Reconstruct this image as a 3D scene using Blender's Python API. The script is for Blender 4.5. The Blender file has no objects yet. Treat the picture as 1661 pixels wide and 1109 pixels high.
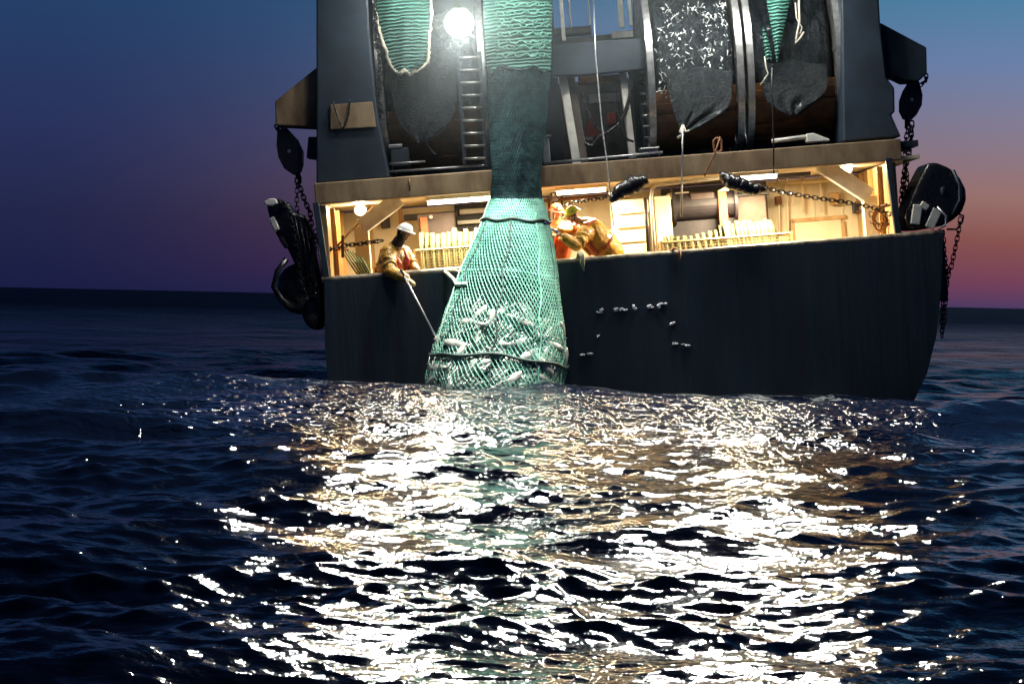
import bpy, bmesh, math, random
import numpy as np
from mathutils import Vector, Matrix, noise
R = math.radians
random.seed(7)
sc = bpy.context.scene

# ------------------------------------------------------------------ camera, sky, exposure
IMW, IMH, FPX = 1661.0, 1109.0, 3400.0
CAM_H, DIST = 1.62, 34.0
PITCH, ROLL = math.atan(72 / FPX), R(1.207)
cam_d = bpy.data.cameras.new('camera'); cam = bpy.data.objects.new('camera', cam_d); sc.collection.objects.link(cam)
cam_d.sensor_width = 36.0; cam_d.lens = FPX / IMW * 36.0
cam_d.clip_start = 0.1; cam_d.clip_end = 20000
F = Vector((0, math.cos(PITCH), -math.sin(PITCH))); r0 = Vector((1, 0, 0)); u0 = Vector((0, math.sin(PITCH), math.cos(PITCH)))
RV = math.cos(ROLL) * r0 + math.sin(ROLL) * u0
UV = -math.sin(ROLL) * r0 + math.cos(ROLL) * u0
CAM = Vector((0, 0, CAM_H))
cam.matrix_world = Matrix((( RV.x, UV.x, -F.x, CAM.x), (RV.y, UV.y, -F.y, CAM.y), (RV.z, UV.z, -F.z, CAM.z), (0, 0, 0, 1)))
sc.camera = cam
sc.view_settings.view_transform = 'Standard'; sc.view_settings.look = 'None'
sc.view_settings.exposure = 0.0; sc.view_settings.gamma = 1.0
sc.render.engine = 'CYCLES'
cy = sc.cycles
cy.max_bounces = 6; cy.diffuse_bounces = 3; cy.glossy_bounces = 3; cy.transparent_max_bounces = 8
cy.sample_clamp_indirect = 6.0; cy.caustics_reflective = False; cy.caustics_refractive = False
cy.use_denoising = True

def lin(h, k=1.0):
    h = h.lstrip('#'); o = []
    for i in (0, 2, 4):
        c = int(h[i:i + 2], 16) / 255.0
        o.append((c / 12.92 if c <= 0.04045 else ((c + 0.055) / 1.055) ** 2.4) * k)
    return (o[0], o[1], o[2], 1.0)

W = bpy.data.worlds.new('World'); sc.world = W; W.use_nodes = True
nt = W.node_tree; nt.nodes.clear()
def NN(t, typ, **kw):
    n = t.nodes.new(typ)
    for k, v in kw.items(): setattr(n, k, v)
    return n
def ramp(t, stops, src):
    n = NN(t, 'ShaderNodeValToRGB'); e = n.color_ramp.elements
    while len(e) < len(stops): e.new(0.5)
    for x, (p, c) in zip(e, stops): x.position = p; x.color = c
    t.links.new(src, n.inputs[0]); return n.outputs[0]
# dusk sky: afterglow low down to the right of the bow, night blue to the left (by true sky direction)
tc = NN(nt, 'ShaderNodeTexCoord'); sx = NN(nt, 'ShaderNodeSeparateXYZ'); nt.links.new(tc.outputs['Generated'], sx.inputs[0])
el = NN(nt, 'ShaderNodeMapRange'); el.inputs[1].default_value = 0.0; el.inputs[2].default_value = 0.30
nt.links.new(sx.outputs['Z'], el.inputs[0])
left = ramp(nt, [(0, lin('1b1e45')), (.12, lin('23274b')), (.25, lin('29325c')), (.45, lin('254068')), (.62, lin('142c54')), (1, lin('0a1630'))], el.outputs[0])
right = ramp(nt, [(0, lin('503c64')), (.035, lin('73415a')), (.10, lin('8a5350')), (.17, lin('9b736e')), (.27, lin('877d91')), (.37, lin('6e82aa')), (.49, lin('4882a5')), (.7, lin('1f4a74')), (1, lin('0e2444'))], el.outputs[0])
az = NN(nt, 'ShaderNodeMapRange', interpolation_type='SMOOTHSTEP'); az.inputs[1].default_value = -0.23; az.inputs[2].default_value = 0.29
nt.links.new(sx.outputs['X'], az.inputs[0])
dim = NN(nt, 'ShaderNodeMapRange', interpolation_type='SMOOTHSTEP'); dim.inputs[1].default_value = -0.7; dim.inputs[2].default_value = 0.5
nt.links.new(sx.outputs['Y'], dim.inputs[0])
m1 = NN(nt, 'ShaderNodeMath', operation='MULTIPLY'); nt.links.new(az.outputs[0], m1.inputs[0]); nt.links.new(dim.outputs[0], m1.inputs[1])
mx = NN(nt, 'ShaderNodeMix', data_type='RGBA'); nt.links.new(m1.outputs[0], mx.inputs['Factor']); nt.links.new(left, mx.inputs['A']); nt.links.new(right, mx.inputs['B'])
bg = NN(nt, 'ShaderNodeBackground'); bg.inputs[1].default_value = 1.0; nt.links.new(mx.outputs['Result'], bg.inputs[0])
wo = NN(nt, 'ShaderNodeOutputWorld'); nt.links.new(bg.outputs[0], wo.inputs[0])

# ------------------------------------------------------------------ photo <-> ship frame
def ray(px, py): return ((px - IMW / 2) * RV - (py - IMH / 2) * UV + FPX * F)
def at_y(px, py, Y):
    r = ray(px, py); return CAM + r * (Y / r.y)
HEEL = R(5.55)                                             # the trawler rolls to port
O = at_y(1028, 417, DIST)
MS = Matrix(((math.cos(HEEL), 0, -math.sin(HEEL), O.x), (0, 1, 0, O.y), (math.sin(HEEL), 0, math.cos(HEEL), O.z), (0, 0, 0, 1)))
MI = MS.inverted()
def L(px, py, d=0.0): return MI @ at_y(px, py, DIST + d)   # ship frame: x to starboard, y forward of the transom, z above the rail
def pxs(n, d=0.0): return n * (DIST + d) / FPX

# ------------------------------------------------------------------ materials
MATS = {}
def mat(name, col, rough=.6, metal=0., var=.25, scale=6., bump=.0, coat=0., spec=.5, col2=None, stretch=(1, 1, 1)):
    if name in MATS: return MATS[name]
    m = bpy.data.materials.new(name); m.use_nodes = True; t = m.node_tree; b = t.nodes['Principled BSDF']
    c = lin(col) if isinstance(col, str) else col
    c2 = (lin(col2) if isinstance(col2, str) else col2) if col2 else tuple(x * (1 - var) for x in c[:3]) + (1,)
    co = NN(t, 'ShaderNodeTexCoord'); mp = NN(t, 'ShaderNodeMapping'); mp.inputs['Scale'].default_value = stretch
    t.links.new(co.outputs['Object'], mp.inputs[0])
    n = NN(t, 'ShaderNodeTexNoise'); n.inputs['Scale'].default_value = scale; n.inputs['Detail'].default_value = 6; n.inputs['Roughness'].default_value = .62
    t.links.new(mp.outputs[0], n.inputs[0])
    o = ramp(t, [(.36, c2), (.62, c)], n.outputs[0]); t.links.new(o, b.inputs['Base Color'])
    rr = NN(t, 'ShaderNodeMapRange'); rr.inputs[3].default_value = min(1, rough * 1.25); rr.inputs[4].default_value = rough * .75
    t.links.new(n.outputs[0], rr.inputs[0]); t.links.new(rr.outputs[0], b.inputs['Roughness'])
    b.inputs['Metallic'].default_value = metal; b.inputs['Specular IOR Level'].default_value = spec; b.inputs['Coat Weight'].default_value = coat
    if bump:
        bn = NN(t, 'ShaderNodeBump'); bn.inputs['Strength'].default_value = 1; bn.inputs['Distance'].default_value = bump
        t.links.new(n.outputs[0], bn.inputs['Height']); t.links.new(bn.outputs[0], b.inputs['Normal'])
    MATS[name] = m; return m
def emit(name, col, s):
    m = bpy.data.materials.new(name); m.use_nodes = True; t = m.node_tree; b = t.nodes['Principled BSDF']
    b.inputs['Base Color'].default_value = (.8, .8, .8, 1); b.inputs['Emission Color'].default_value = lin(col) if isinstance(col, str) else col
    b.inputs['Emission Strength'].default_value = s; return m
HULL = mat('hull paint', (.025, .042, .064, 1), .5, var=.3, scale=2.2, bump=.016, spec=.3, col2=(.024, .032, .046, 1), stretch=(1.6, 1, .10))
STEEL = mat('dark steel paint', (.026, .042, .064, 1), .5, var=.4, scale=2.5, bump=.004)
TAN = mat('weathered tan paint', (.30, .22, .13, 1), .55, scale=3, bump=.004, col2=(.16, .10, .055, 1), stretch=(1, 1, .4))
CREAM = mat('cream wall paint', (.80, .74, .54, 1), .5, scale=2.2, bump=.003, col2=(.74, .62, .40, 1), stretch=(1, 1, .35))
ORANGEW = mat('yellowed side wall paint', (.62, .42, .20, 1), .5, scale=2.4, bump=.003, col2=(.42, .24, .09, 1), stretch=(1, 1, .3))
WHITE = mat('white paint', (.75, .74, .68, 1), .4, var=.25, scale=5)
BRIGHT = mat('bare galvanised steel', (.55, .56, .56, 1), .34, metal=.8, var=.4, scale=9, bump=.002)
CHAIN = mat('wet chain steel', (.05, .05, .055, 1), .35, metal=.6, var=.6, scale=30)
RUST = mat('rusty steel', (.20, .075, .03, 1), .65, var=.5, scale=7, bump=.006)
BROWN = mat('brown painted steel', (.22, .095, .035, 1), .5, scale=4, col2=(.10, .045, .02, 1), bump=.004)
DARK = mat('dark machinery paint', (.035, .03, .035, 1), .5, var=.4, scale=5, bump=.004)
RUBBER = mat('wet black rubber', (.012, .013, .016, 1), .28, var=.4, scale=12, bump=.006)
DECK = mat('wet deck planks', (.18, .13, .08, 1), .3, scale=3, col2=(.10, .07, .04, 1), stretch=(6, .6, 1), bump=.004)
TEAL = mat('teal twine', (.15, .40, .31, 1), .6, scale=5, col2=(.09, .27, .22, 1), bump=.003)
TEALSHADE = mat('shaded twine', (.011, .040, .044, 1), .8, scale=7, col2=(.004, .015, .02, 1), bump=.03, spec=.15)  # same netting as the green part, coloured dark for the sleeve's shade
NETIN = mat('inner netting', (.07, .20, .155, 1), .7, scale=8, col2=(.03, .10, .08, 1), bump=.01)
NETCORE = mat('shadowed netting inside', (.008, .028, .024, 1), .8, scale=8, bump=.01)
WOUND = mat('wet black netting', (.014, .023, .031, 1), .3, scale=26, var=.7, bump=.05, coat=.08, spec=.35)
ROPE = mat('pale rope', (.55, .52, .42, 1), .7, var=.35, scale=60, bump=.004)
ROPEDK = mat('dark rope', (.03, .06, .055, 1), .6, var=.35, scale=60, bump=.004)
BLUER = mat('blue rope', (.05, .09, .30, 1), .6, var=.35, scale=60)
FISHM = mat('silver fish skin', (.62, .64, .58, 1), .28, metal=.35, scale=9, col2=(.17, .21, .20, 1), coat=.4)
SKIN = mat('skin', (.42, .22, .14, 1), .5, var=.2, scale=20)
OIL = mat('yellow brown oilskin', (.66, .36, .02, 1), .4, scale=9, col2=(.30, .13, .012, 1), bump=.035, coat=.3)
OILDK = mat('dark oilskin', (.52, .27, .02, 1), .4, scale=8, col2=(.03, .02, .015, 1), bump=.035, coat=.3)
ORG = mat('orange oilskin', (.62, .13, .025, 1), .4, scale=9, col2=(.38, .06, .015, 1), bump=.015)
YEL = mat('yellow oilskin', (.72, .40, .03, 1), .4, scale=9, col2=(.45, .20, .02, 1), bump=.015)
REDV = mat('red life vest', (.45, .035, .04, 1), .6, var=.4, scale=12, bump=.01)
LIME = mat('lime helmet shell', (.74, .70, .05, 1), .35, var=.3, scale=10)
HWHITE = mat('white helmet shell', (.8, .8, .76, 1), .3, var=.15, scale=10)
CLOTHDK = mat('dark knitted hood', (.02, .024, .035, 1), .8, var=.4, scale=40, bump=.006)
GLOVE = mat('work glove', (.55, .42, .22, 1), .6, var=.4, scale=25, bump=.004)
ORPOST = mat('orange painted post', (.55, .16, .045, 1), .5, scale=5, col2=(.30, .10, .04, 1))
SLAT = mat('pale plastic slat', (.13, .14, .07, 1), .6, scale=14, col2=(.06, .07, .03, 1), spec=.2)
BASKET = mat('galvanised basket wire', (.50, .36, .17, 1), .45, metal=.3, var=.4, scale=9)
REDP = mat('red paint', (.40, .04, .03, 1), .45, var=.4, scale=7)
GLASS = mat('dark wheelhouse glass', (.02, .03, .04, 1), .08, var=.3, scale=2)
REFL = mat('polished reflector', (.85, .85, .82, 1), .35, metal=1., var=.1)
FLOODM = emit('floodlight lens', (1, .98, .90, 1), 260.0)
TUBEM = emit('fluorescent tube', (1, .84, .56, 1), 14.0)
BULBM = emit('bulkhead lamp glass', (1, .86, .62, 1), 16.0)

# ------------------------------------------------------------------ mesh builder
class MB:
    def __init__(s): s.v = []; s.f = []; s.m = []; s.mi = 0
    def add(s, vs, fs):
        b = len(s.v); s.v += [Vector(p) for p in vs]
        for q in fs: s.f.append(tuple(b + i for i in q)); s.m.append(s.mi)
        return s
    def box(s, c, h, rot=None):
        c = Vector(c); P = []
        for x in (-1, 1):
            for y in (-1, 1):
                for z in (-1, 1):
                    p = Vector((x * h[0], y * h[1], z * h[2]))
                    P.append(c + (rot @ p if rot else p))
        return s.add(P, [(0, 1, 3, 2), (4, 6, 7, 5), (0, 4, 5, 1), (2, 3, 7, 6), (0, 2, 6, 4), (1, 5, 7, 3)])
    def pbox(s, x0, y0, x1, y1, d0, d1):                    # a ship-aligned box whose front face covers these photo pixels at depth d0
        c = L((x0 + x1) / 2, (y0 + y1) / 2, d0); w, h = pxs(x1 - x0, d0) / 2, pxs(y1 - y0, d0) / 2
        return s.box((c.x, (d0 + d1) / 2, c.z), (w, (d1 - d0) / 2, h))
    def prism(s, poly, d0, d1):
        n = len(poly); A = [L(x, y, d0) for x, y in poly]; P = [(a.x, d0, a.z) for a in A] + [(a.x, d1, a.z) for a in A]
        return s.add(P, [tuple(range(n)), tuple(range(2 * n - 1, n - 1, -1))] + [(i, i + n, (i + 1) % n + n, (i + 1) % n) for i in range(n)])
    def bar(s, a, b, w, h=None, up=(0, 0, 1)):
        a, b = Vector(a), Vector(b); h = h or w; z = (b - a); ln = z.length; z.normalize()
        x = z.cross(Vector(up))
        if x.length < 1e-4: x = z.cross(Vector((1, 0, 0)))
        x.normalize(); y = x.cross(z)
        return s.box((a + b) / 2, (w / 2, ln / 2, h / 2), Matrix((x, z, y)).transposed())
    def tube(s, pts, r, n=6, cap=True):
        pts = [Vector(p) for p in pts]; k = len(pts)
        rs = r if isinstance(r, (list, tuple)) else [r] * k
        ref = None; V = []; Fc = []
        for i, p in enumerate(pts):
            t = (pts[min(i + 1, k - 1)] - pts[max(i - 1, 0)]).normalized()
            if ref is None: ref = t.orthogonal().normalized()
            ref = (ref - t * ref.dot(t))
            ref = ref.normalized() if ref.length > 1e-6 else t.orthogonal().normalized()
            q = t.cross(ref)
            for j in range(n):
                a = 2 * math.pi * j / n; V.append(p + (ref * math.cos(a) + q * math.sin(a)) * rs[i])
        for i in range(k - 1):
            for j in range(n):
                Fc.append((i * n + j, i * n + (j + 1) % n, (i + 1) * n + (j + 1) % n, (i + 1) * n + j))
        if cap: Fc += [tuple(range(n - 1, -1, -1)), tuple((k - 1) * n + j for j in range(n))]
        return s.add(V, Fc)
    def ball(s, c, r, nu=12, nv=8, rot=None, zmin=-1.0):
        c = Vector(c); r = r if isinstance(r, (tuple, list)) else (r, r, r); V = []; Fc = []
        t0 = math.acos(max(-1, min(1, zmin)))
        for i in range(nv + 1):
            t = t0 * i / nv
            for j in range(nu):
                a = 2 * math.pi * j / nu; p = Vector((r[0] * math.sin(t) * math.cos(a), r[1] * math.sin(t) * math.sin(a), r[2] * math.cos(t)))
                V.append(c + (rot @ p if rot else p))
        for i in range(nv):
            for j in range(nu): Fc.append((i * nu + j, (i + 1) * nu + j, (i + 1) * nu + (j + 1) % nu, i * nu + (j + 1) % nu))
        Fc.append(tuple(nv * nu + j for j in range(nu)))
        return s.add(V, Fc)
    def lathe(s, prof, c, axis, n=40):                      # prof: (along axis, radius)
        c = Vector(c); ax = Vector(axis).normalized(); e = ax.orthogonal().normalized(); g = ax.cross(e); V = []; Fc = []
        for (h, r) in prof:
            for j in range(n):
                a = 2 * math.pi * j / n; V.append(c + ax * h + (e * math.cos(a) + g * math.sin(a)) * r)
        for i in range(len(prof) - 1):
            for j in range(n): Fc.append((i * n + j, i * n + (j + 1) % n, (i + 1) * n + (j + 1) % n, (i + 1) * n + j))
        Fc += [tuple(range(n - 1, -1, -1)), tuple((len(prof) - 1) * n + j for j in range(n))]
        return s.add(V, Fc)
    def link(s, c, axis, side, ln, wd, r):                  # one chain link: a stadium ring
        c = Vector(c); P = []
        for k in range(14):
            a = 2 * math.pi * k / 14; x = math.cos(a) * wd / 2; y = math.sin(a) * wd / 2 + (1 if math.sin(a) >= 0 else -1) * (ln - wd) / 2
            P.append(c + axis * y + side * x)
        n = 5; V = []; Fc = []; nor = axis.cross(side)
        for i, p in enumerate(P):
            o = (p - c).normalized()
            for j in range(n):
                a = 2 * math.pi * j / n; V.append(p + (o * math.cos(a) + nor * math.sin(a)) * r)
        m = len(P)
        for i in range(m):
            for j in range(n): Fc.append((i * n + j, i * n + (j + 1) % n, ((i + 1) % m) * n + (j + 1) % n, ((i + 1) % m) * n + j))
        return s.add(V, Fc)
    def chain(s, pts, ln=.085, r=.009):
        pts = [Vector(p) for p in pts]; seg = [(pts[i + 1] - pts[i]).length for i in range(len(pts) - 1)]; tot = sum(seg); step = ln - 2.6 * r; k = 0; t = ln / 2
        while t < tot:
            q = t; i = 0
            while i < len(seg) - 1 and q > seg[i]: q -= seg[i]; i += 1
            ax = (pts[i + 1] - pts[i]).normalized(); p = pts[i] + ax * q
            e = ax.orthogonal().normalized(); g = ax.cross(e); a = R(35) + (k % 2) * R(90) + random.uniform(-.25, .25)
            s.link(p, ax, e * math.cos(a) + g * math.sin(a), ln, ln * .62, r); t += step; k += 1
        return s
    def build(s, name, m, parent=None, base=None, smooth=False, bevel=0., mods=None, label=None):
        me = bpy.data.meshes.new(name); b = Vector(base) if base is not None else Vector((0, 0, 0))
        if parent is not None and base is None: b = Vector(parent.get('_b', (0, 0, 0)))
        me.from_pydata([tuple(p - b) for p in s.v], [], s.f); me.validate()
        for x in (m if isinstance(m, (list, tuple)) else [m]): me.materials.append(x)
        if isinstance(m, (list, tuple)) and len(me.polygons) == len(s.m): me.polygons.foreach_set('material_index', s.m)
        o = bpy.data.objects.new(name, me); sc.collection.objects.link(o)
        bm = bmesh.new(); bm.from_mesh(me); bmesh.ops.recalc_face_normals(bm, faces=bm.faces); bm.to_mesh(me); bm.free()
        if smooth: me.polygons.foreach_set('use_smooth', [True] * len(me.polygons))
        if bevel:
            bv = o.modifiers.new('bevel', 'BEVEL'); bv.width = bevel; bv.segments = 2; bv.limit_method = 'ANGLE'
        if parent is not None: o.parent = parent
        else: o.matrix_world = MS @ Matrix.Translation(b)
        if label: o['label'] = label
        return o

def tag(o, label, cat, group=None):
    o['label'] = label; o['category'] = cat
    if group: o['group'] = group
    return o
def thing(name, label, cat, base=(0, 0, 0), group=None):
    o = bpy.data.objects.new(name, None); o.empty_display_size = .2; sc.collection.objects.link(o)
    o.matrix_world = MS @ Matrix.Translation(Vector(base)); o['_b'] = tuple(base)
    return tag(o, label, cat, group)
def one(mb, name, m, label, cat, group=None, **kw):          # a thing that is one mesh
    b = sum((p for p in mb.v), Vector()) / len(mb.v)
    return tag(mb.build(name, m, base=b, **kw), label, cat, group)
def catenary(a, b, sag, n=16): return [Vector(a).lerp(Vector(b), i / n) + Vector((0, 0, -sag * 4 * (i / n) * (1 - i / n))) for i in range(n + 1)]

def soft(o, vox, it=4, f=.5):
    r = o.modifiers.new('fuse', 'REMESH'); r.mode = 'VOXEL'; r.voxel_size = vox; r.use_smooth_shade = True
    s = o.modifiers.new('smooth', 'SMOOTH'); s.iterations = it; s.factor = f

# ------------------------------------------------------------------ the sea
def make_sea():
    rng = np.random.default_rng(11)
    rr = [2.6]
    while rr[-1] < 9000: rr.append(rr[-1] * (1.0031 if rr[-1] < 24 else 1.0042 if rr[-1] < 60 else 1.018 if rr[-1] < 800 else 1.08))
    rr = np.array(rr); fine = np.linspace(-17.5, 17.5, 760)
    side = np.concatenate([np.linspace(18.2, 60, 60), np.linspace(64, 180, 30)])
    ang = np.radians(np.concatenate([-side[::-1][1:], fine, side]))
    nr, na = len(rr), len(ang)
    Rr, A = np.meshgrid(rr, ang, indexing='ij'); X = Rr * np.sin(A); Y = Rr * np.cos(A)
    sp = np.maximum(np.gradient(rr)[:, None], Rr * np.gradient(ang)[None, :])
    Z = np.zeros_like(X); DX = np.zeros_like(X); DY = np.zeros_like(X)
    gust = np.zeros_like(X)
    for l, th, ph in ((2.3, -1.3, .3), (3.1, -1.9, 1.9), (4.4, -1.5, 3.3), (6.0, -1.1, 5.0), (2.7, -2.2, 4.4), (3.6, -.9, 2.6)):
        k = 2 * math.pi / l; gust += np.cos(k * (math.cos(th) * X * .55 + math.sin(th) * Y) + ph + .8 * np.sin(k * .6 * X + ph))
    gust = .58 + .62 / (1 + np.exp(-1.6 * gust))
    N = 165
    lam = np.exp(np.linspace(math.log(.10), math.log(16), N)) * rng.uniform(.96, 1.04, N)
    for l in lam:
        k = 2 * math.pi / l
        slope = (.034 if l < .45 else .027 if l < .9 else .0235 if l < 3.0 else .0135 * (3.0 / l) ** .4)
        th = R(-100) + rng.normal(0, R(75 if l < 1.2 else 45)); ph = rng.uniform(0, 2 * math.pi)
        kx, ky = k * math.cos(th), k * math.sin(th)
        fade = np.clip((l / sp - 2.5) / 3.0, 0, 1)
        rows = np.where(fade.max(axis=1) > 0)[0]
        if not len(rows): continue
        q = slice(0, rows[-1] + 1)
        a = slope / k * fade[q] * (gust[q] if l < .9 else 1.0); p = kx * X[q] + ky * Y[q] + ph
        Z[q] += a * np.cos(p); s = a * np.sin(p) * .8
        DX[q] -= s * math.cos(th); DY[q] -= s * math.sin(th)
    for l, th, ph in ((22, -1.45, .4), (34, -1.75, 2.0), (48, -1.6, 4.1), (27, -1.2, 5.2)):
        k = 2 * math.pi / l; Z += .013 / k * np.clip((Rr - 45) / 60, 0, 1) * np.clip((l / sp - 2.5) / 3.0, 0, 1) * np.cos(k * (math.cos(th) * X + math.sin(th) * Y) + ph)
    # a swell that lifts the water under the port quarter
    Z += (.21 + .30 / (1 + np.exp((X + 1.6) / .8))) * np.exp(-((Y - 31.3) / 3.0) ** 2) * np.exp(-(X / 14) ** 2)
    Z += .05 * np.exp(-((Y - 29.5) / 2.0) ** 2) * np.exp(-((X + .2) / 1.4) ** 2)
    far = 1 - np.clip((Rr - 2500) / 3000, 0, 1); Z *= far
    V = np.stack([X + DX, Y + DY, Z], -1).reshape(-1, 3).astype(np.float32)
    i = np.arange(nr - 1)[:, None] * na + np.arange(na - 1)[None, :]
    Q = np.stack([i, i + 1, i + na + 1, i + na], -1).reshape(-1, 4).astype(np.int32)
    me = bpy.data.meshes.new('sea'); nq = len(Q)
    me.vertices.add(len(V)); me.vertices.foreach_set('co', V.ravel())
    me.loops.add(nq * 4); me.loops.foreach_set('vertex_index', Q.ravel())
    me.polygons.add(nq); me.polygons.foreach_set('loop_start', np.arange(0, nq * 4, 4, dtype=np.int32))
    me.polygons.foreach_set('use_smooth', np.ones(nq, dtype=bool)); me.update()
    if me.polygons[0].normal.z < 0: me.flip_normals()
    o = bpy.data.objects.new('sea', me); sc.collection.objects.link(o)
    m = bpy.data.materials.new('night sea water'); m.use_nodes = True; t = m.node_tree; b = t.nodes['Principled BSDF']
    b.inputs['Base Color'].default_value = (.0014, .003, .008, 1); b.inputs['IOR'].default_value = 1.33; b.inputs['Specular IOR Level'].default_value = .5
    co = NN(t, 'ShaderNodeTexCoord'); cd = NN(t, 'ShaderNodeVectorMath', operation='LENGTH'); t.links.new(co.outputs['Object'], cd.inputs[0])
    ro = NN(t, 'ShaderNodeMapRange'); ro.inputs[1].default_value = 20; ro.inputs[2].default_value = 220; ro.inputs[3].default_value = .06; ro.inputs[4].default_value = .46
    t.links.new(cd.outputs['Value'], ro.inputs[0]); t.links.new(ro.outputs[0], b.inputs['Roughness'])
    n = NN(t, 'ShaderNodeTexNoise'); n.inputs['Scale'].default_value = 9; n.inputs['Detail'].default_value = 3; t.links.new(co.outputs['Object'], n.inputs[0])
    n2 = NN(t, 'ShaderNodeTexNoise'); n2.inputs['Scale'].default_value = .35; n2.inputs['Detail'].default_value = 7; n2.inputs['Roughness'].default_value = .6; t.links.new(co.outputs['Object'], n2.inputs[0])
    fw = NN(t, 'ShaderNodeMapRange'); fw.inputs[1].default_value = 30; fw.inputs[2].default_value = 90; fw.inputs[3].default_value = 0; fw.inputs[4].default_value = 2.2
    t.links.new(cd.outputs['Value'], fw.inputs[0])
    mu = NN(t, 'ShaderNodeMath', operation='MULTIPLY'); t.links.new(n2.outputs[0], mu.inputs[0]); t.links.new(fw.outputs[0], mu.inputs[1])
    so = NN(t, 'ShaderNodeSeparateXYZ'); t.links.new(co.outputs['Object'], so.inputs[0])
    ma = NN(t, 'ShaderNodeMapRange', interpolation_type='SMOOTHSTEP'); ma.inputs[1].default_value = 20; ma.inputs[2].default_value = 29; t.links.new(so.outputs['Y'], ma.inputs[0])
    ax_ = NN(t, 'ShaderNodeMath', operation='ABSOLUTE'); t.links.new(so.outputs['X'], ax_.inputs[0])
    mb_ = NN(t, 'ShaderNodeMapRange', interpolation_type='SMOOTHSTEP'); mb_.inputs[1].default_value = 8; mb_.inputs[2].default_value = 4; t.links.new(ax_.outputs[0], mb_.inputs[0])
    wm = NN(t, 'ShaderNodeMath', operation='MULTIPLY'); t.links.new(ma.outputs[0], wm.inputs[0]); t.links.new(mb_.outputs[0], wm.inputs[1])
    n3 = NN(t, 'ShaderNodeTexNoise'); n3.inputs['Scale'].default_value = 4.2; n3.inputs['Detail'].default_value = 2; n3.inputs['Distortion'].default_value = .6; t.links.new(co.outputs['Object'], n3.inputs[0])
    w3 = NN(t, 'ShaderNodeMath', operation='MULTIPLY'); t.links.new(n3.outputs[0], w3.inputs[0]); t.links.new(wm.outputs[0], w3.inputs[1])
    w4 = NN(t, 'ShaderNodeMath', operation='MULTIPLY_ADD'); w4.inputs[1].default_value = .15; t.links.new(w3.outputs[0], w4.inputs[0]); t.links.new(mu.outputs[0], w4.inputs[2]); mu = w4
    # broken foam where the wash meets the hull and the net
    fy = NN(t, 'ShaderNodeMapRange', interpolation_type='SMOOTHSTEP'); fy.inputs[1].default_value = 31.6; fy.inputs[2].default_value = 33.6; t.links.new(so.outputs['Y'], fy.inputs[0])
    fx = NN(t, 'ShaderNodeMapRange', interpolation_type='SMOOTHSTEP'); fx.inputs[1].default_value = 7; fx.inputs[2].default_value = 5; t.links.new(ax_.outputs[0], fx.inputs[0])
    fm_ = NN(t, 'ShaderNodeMath', operation='MULTIPLY'); t.links.new(fy.outputs[0], fm_.inputs[0]); t.links.new(fx.outputs[0], fm_.inputs[1])
    fn = NN(t, 'ShaderNodeTexNoise'); fn.inputs['Scale'].default_value = 2.6; fn.inputs['Detail'].default_value = 8; fn.inputs['Roughness'].default_value = .75; t.links.new(co.outputs['Object'], fn.inputs[0])
    ft = NN(t, 'ShaderNodeMapRange'); ft.inputs[1].default_value = .50; ft.inputs[2].default_value = .62; t.links.new(fn.outputs[0], ft.inputs[0])
    fo = NN(t, 'ShaderNodeMath', operation='MULTIPLY'); t.links.new(ft.outputs[0], fo.inputs[0]); t.links.new(fm_.outputs[0], fo.inputs[1])
    fc = NN(t, 'ShaderNodeMix', data_type='RGBA'); fc.inputs['A'].default_value = (.0025, .0055, .016, 1); fc.inputs['B'].default_value = (.55, .60, .62, 1); t.links.new(fo.outputs[0], fc.inputs['Factor']); t.links.new(fc.outputs['Result'], b.inputs['Base Color'])
    mu2 = NN(t, 'ShaderNodeMath', operation='MULTIPLY_ADD'); mu2.inputs[1].default_value = .012; t.links.new(n.outputs[0], mu2.inputs[0]); t.links.new(mu.outputs[0], mu2.inputs[2])
    bn = NN(t, 'ShaderNodeBump'); bn.inputs['Strength'].default_value = 1; bn.inputs['Distance'].default_value = 1.0
    t.links.new(mu2.outputs[0], bn.inputs['Height']); t.links.new(bn.outputs[0], b.inputs['Normal'])
    me.materials.append(m); o['kind'] = 'structure'
make_sea()

# ------------------------------------------------------------------ the trawler
ship = thing('fishing_trawler', 'dark blue stern trawler heeling over at sea with its working deck lit yellow', 'fishing boat')
def part(mb, name, m, **kw): return mb.build(name, m, parent=ship, base=(0, 0, 0), **kw)
# hull: transom plate and the body lofted forward
TR = [(526, 457), (1530, 380), (1527, 470), (1519, 545), (1504, 605), (1476, 664), (1420, 716), (1320, 752), (1100, 790), (900, 796), (700, 770), (590, 730), (548, 690), (533, 640), (527, 560)]
mb = MB().prism(TR, -.06, .06)
c0 = L(1028, 560, 0); P0 = [L(x, y, 0) for x, y in TR]
rings = []
for d, w, h in ((.06, .994, .0), (7, 1.0, .05), (14, .9, .5), (19, .55, 1.1), (23, .03, 1.9)):
    rings.append([(c0.x + (p.x - c0.x) * w, d, (p.z + h * (1 if p.z > -1 else .25)) if i > 1 else -1.05 + h) for i, p in enumerate(P0)])
n = len(TR)
V = [q for r in rings for q in r]
mb.add(V, [(a * n + i, a * n + (i + 1) % n, (a + 1) * n + (i + 1) % n, (a + 1) * n + i) for a in range(4) for i in range(n)] + [tuple(range(n - 1, -1, -1)), tuple(4 * n + i for i in range(n))])
for s_ in (0, 1):                                            # bulwarks either side
    for a in range(4):
        A_, B_ = rings[a][s_], rings[a + 1][s_]; h0, h1 = (1.05 + (0, .05, .5, 1.1, 1.9)[a] * .0), 1.05
        mb.bar(Vector(A_) + Vector((0, 0, .5)), Vector(B_) + Vector((0, 0, .5)), .1, 1.1)
hull = part(mb, 'hull', HULL, bevel=.02)
mb = MB(); a, b = L(522, 456, 0), L(1532, 379, 0)
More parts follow.
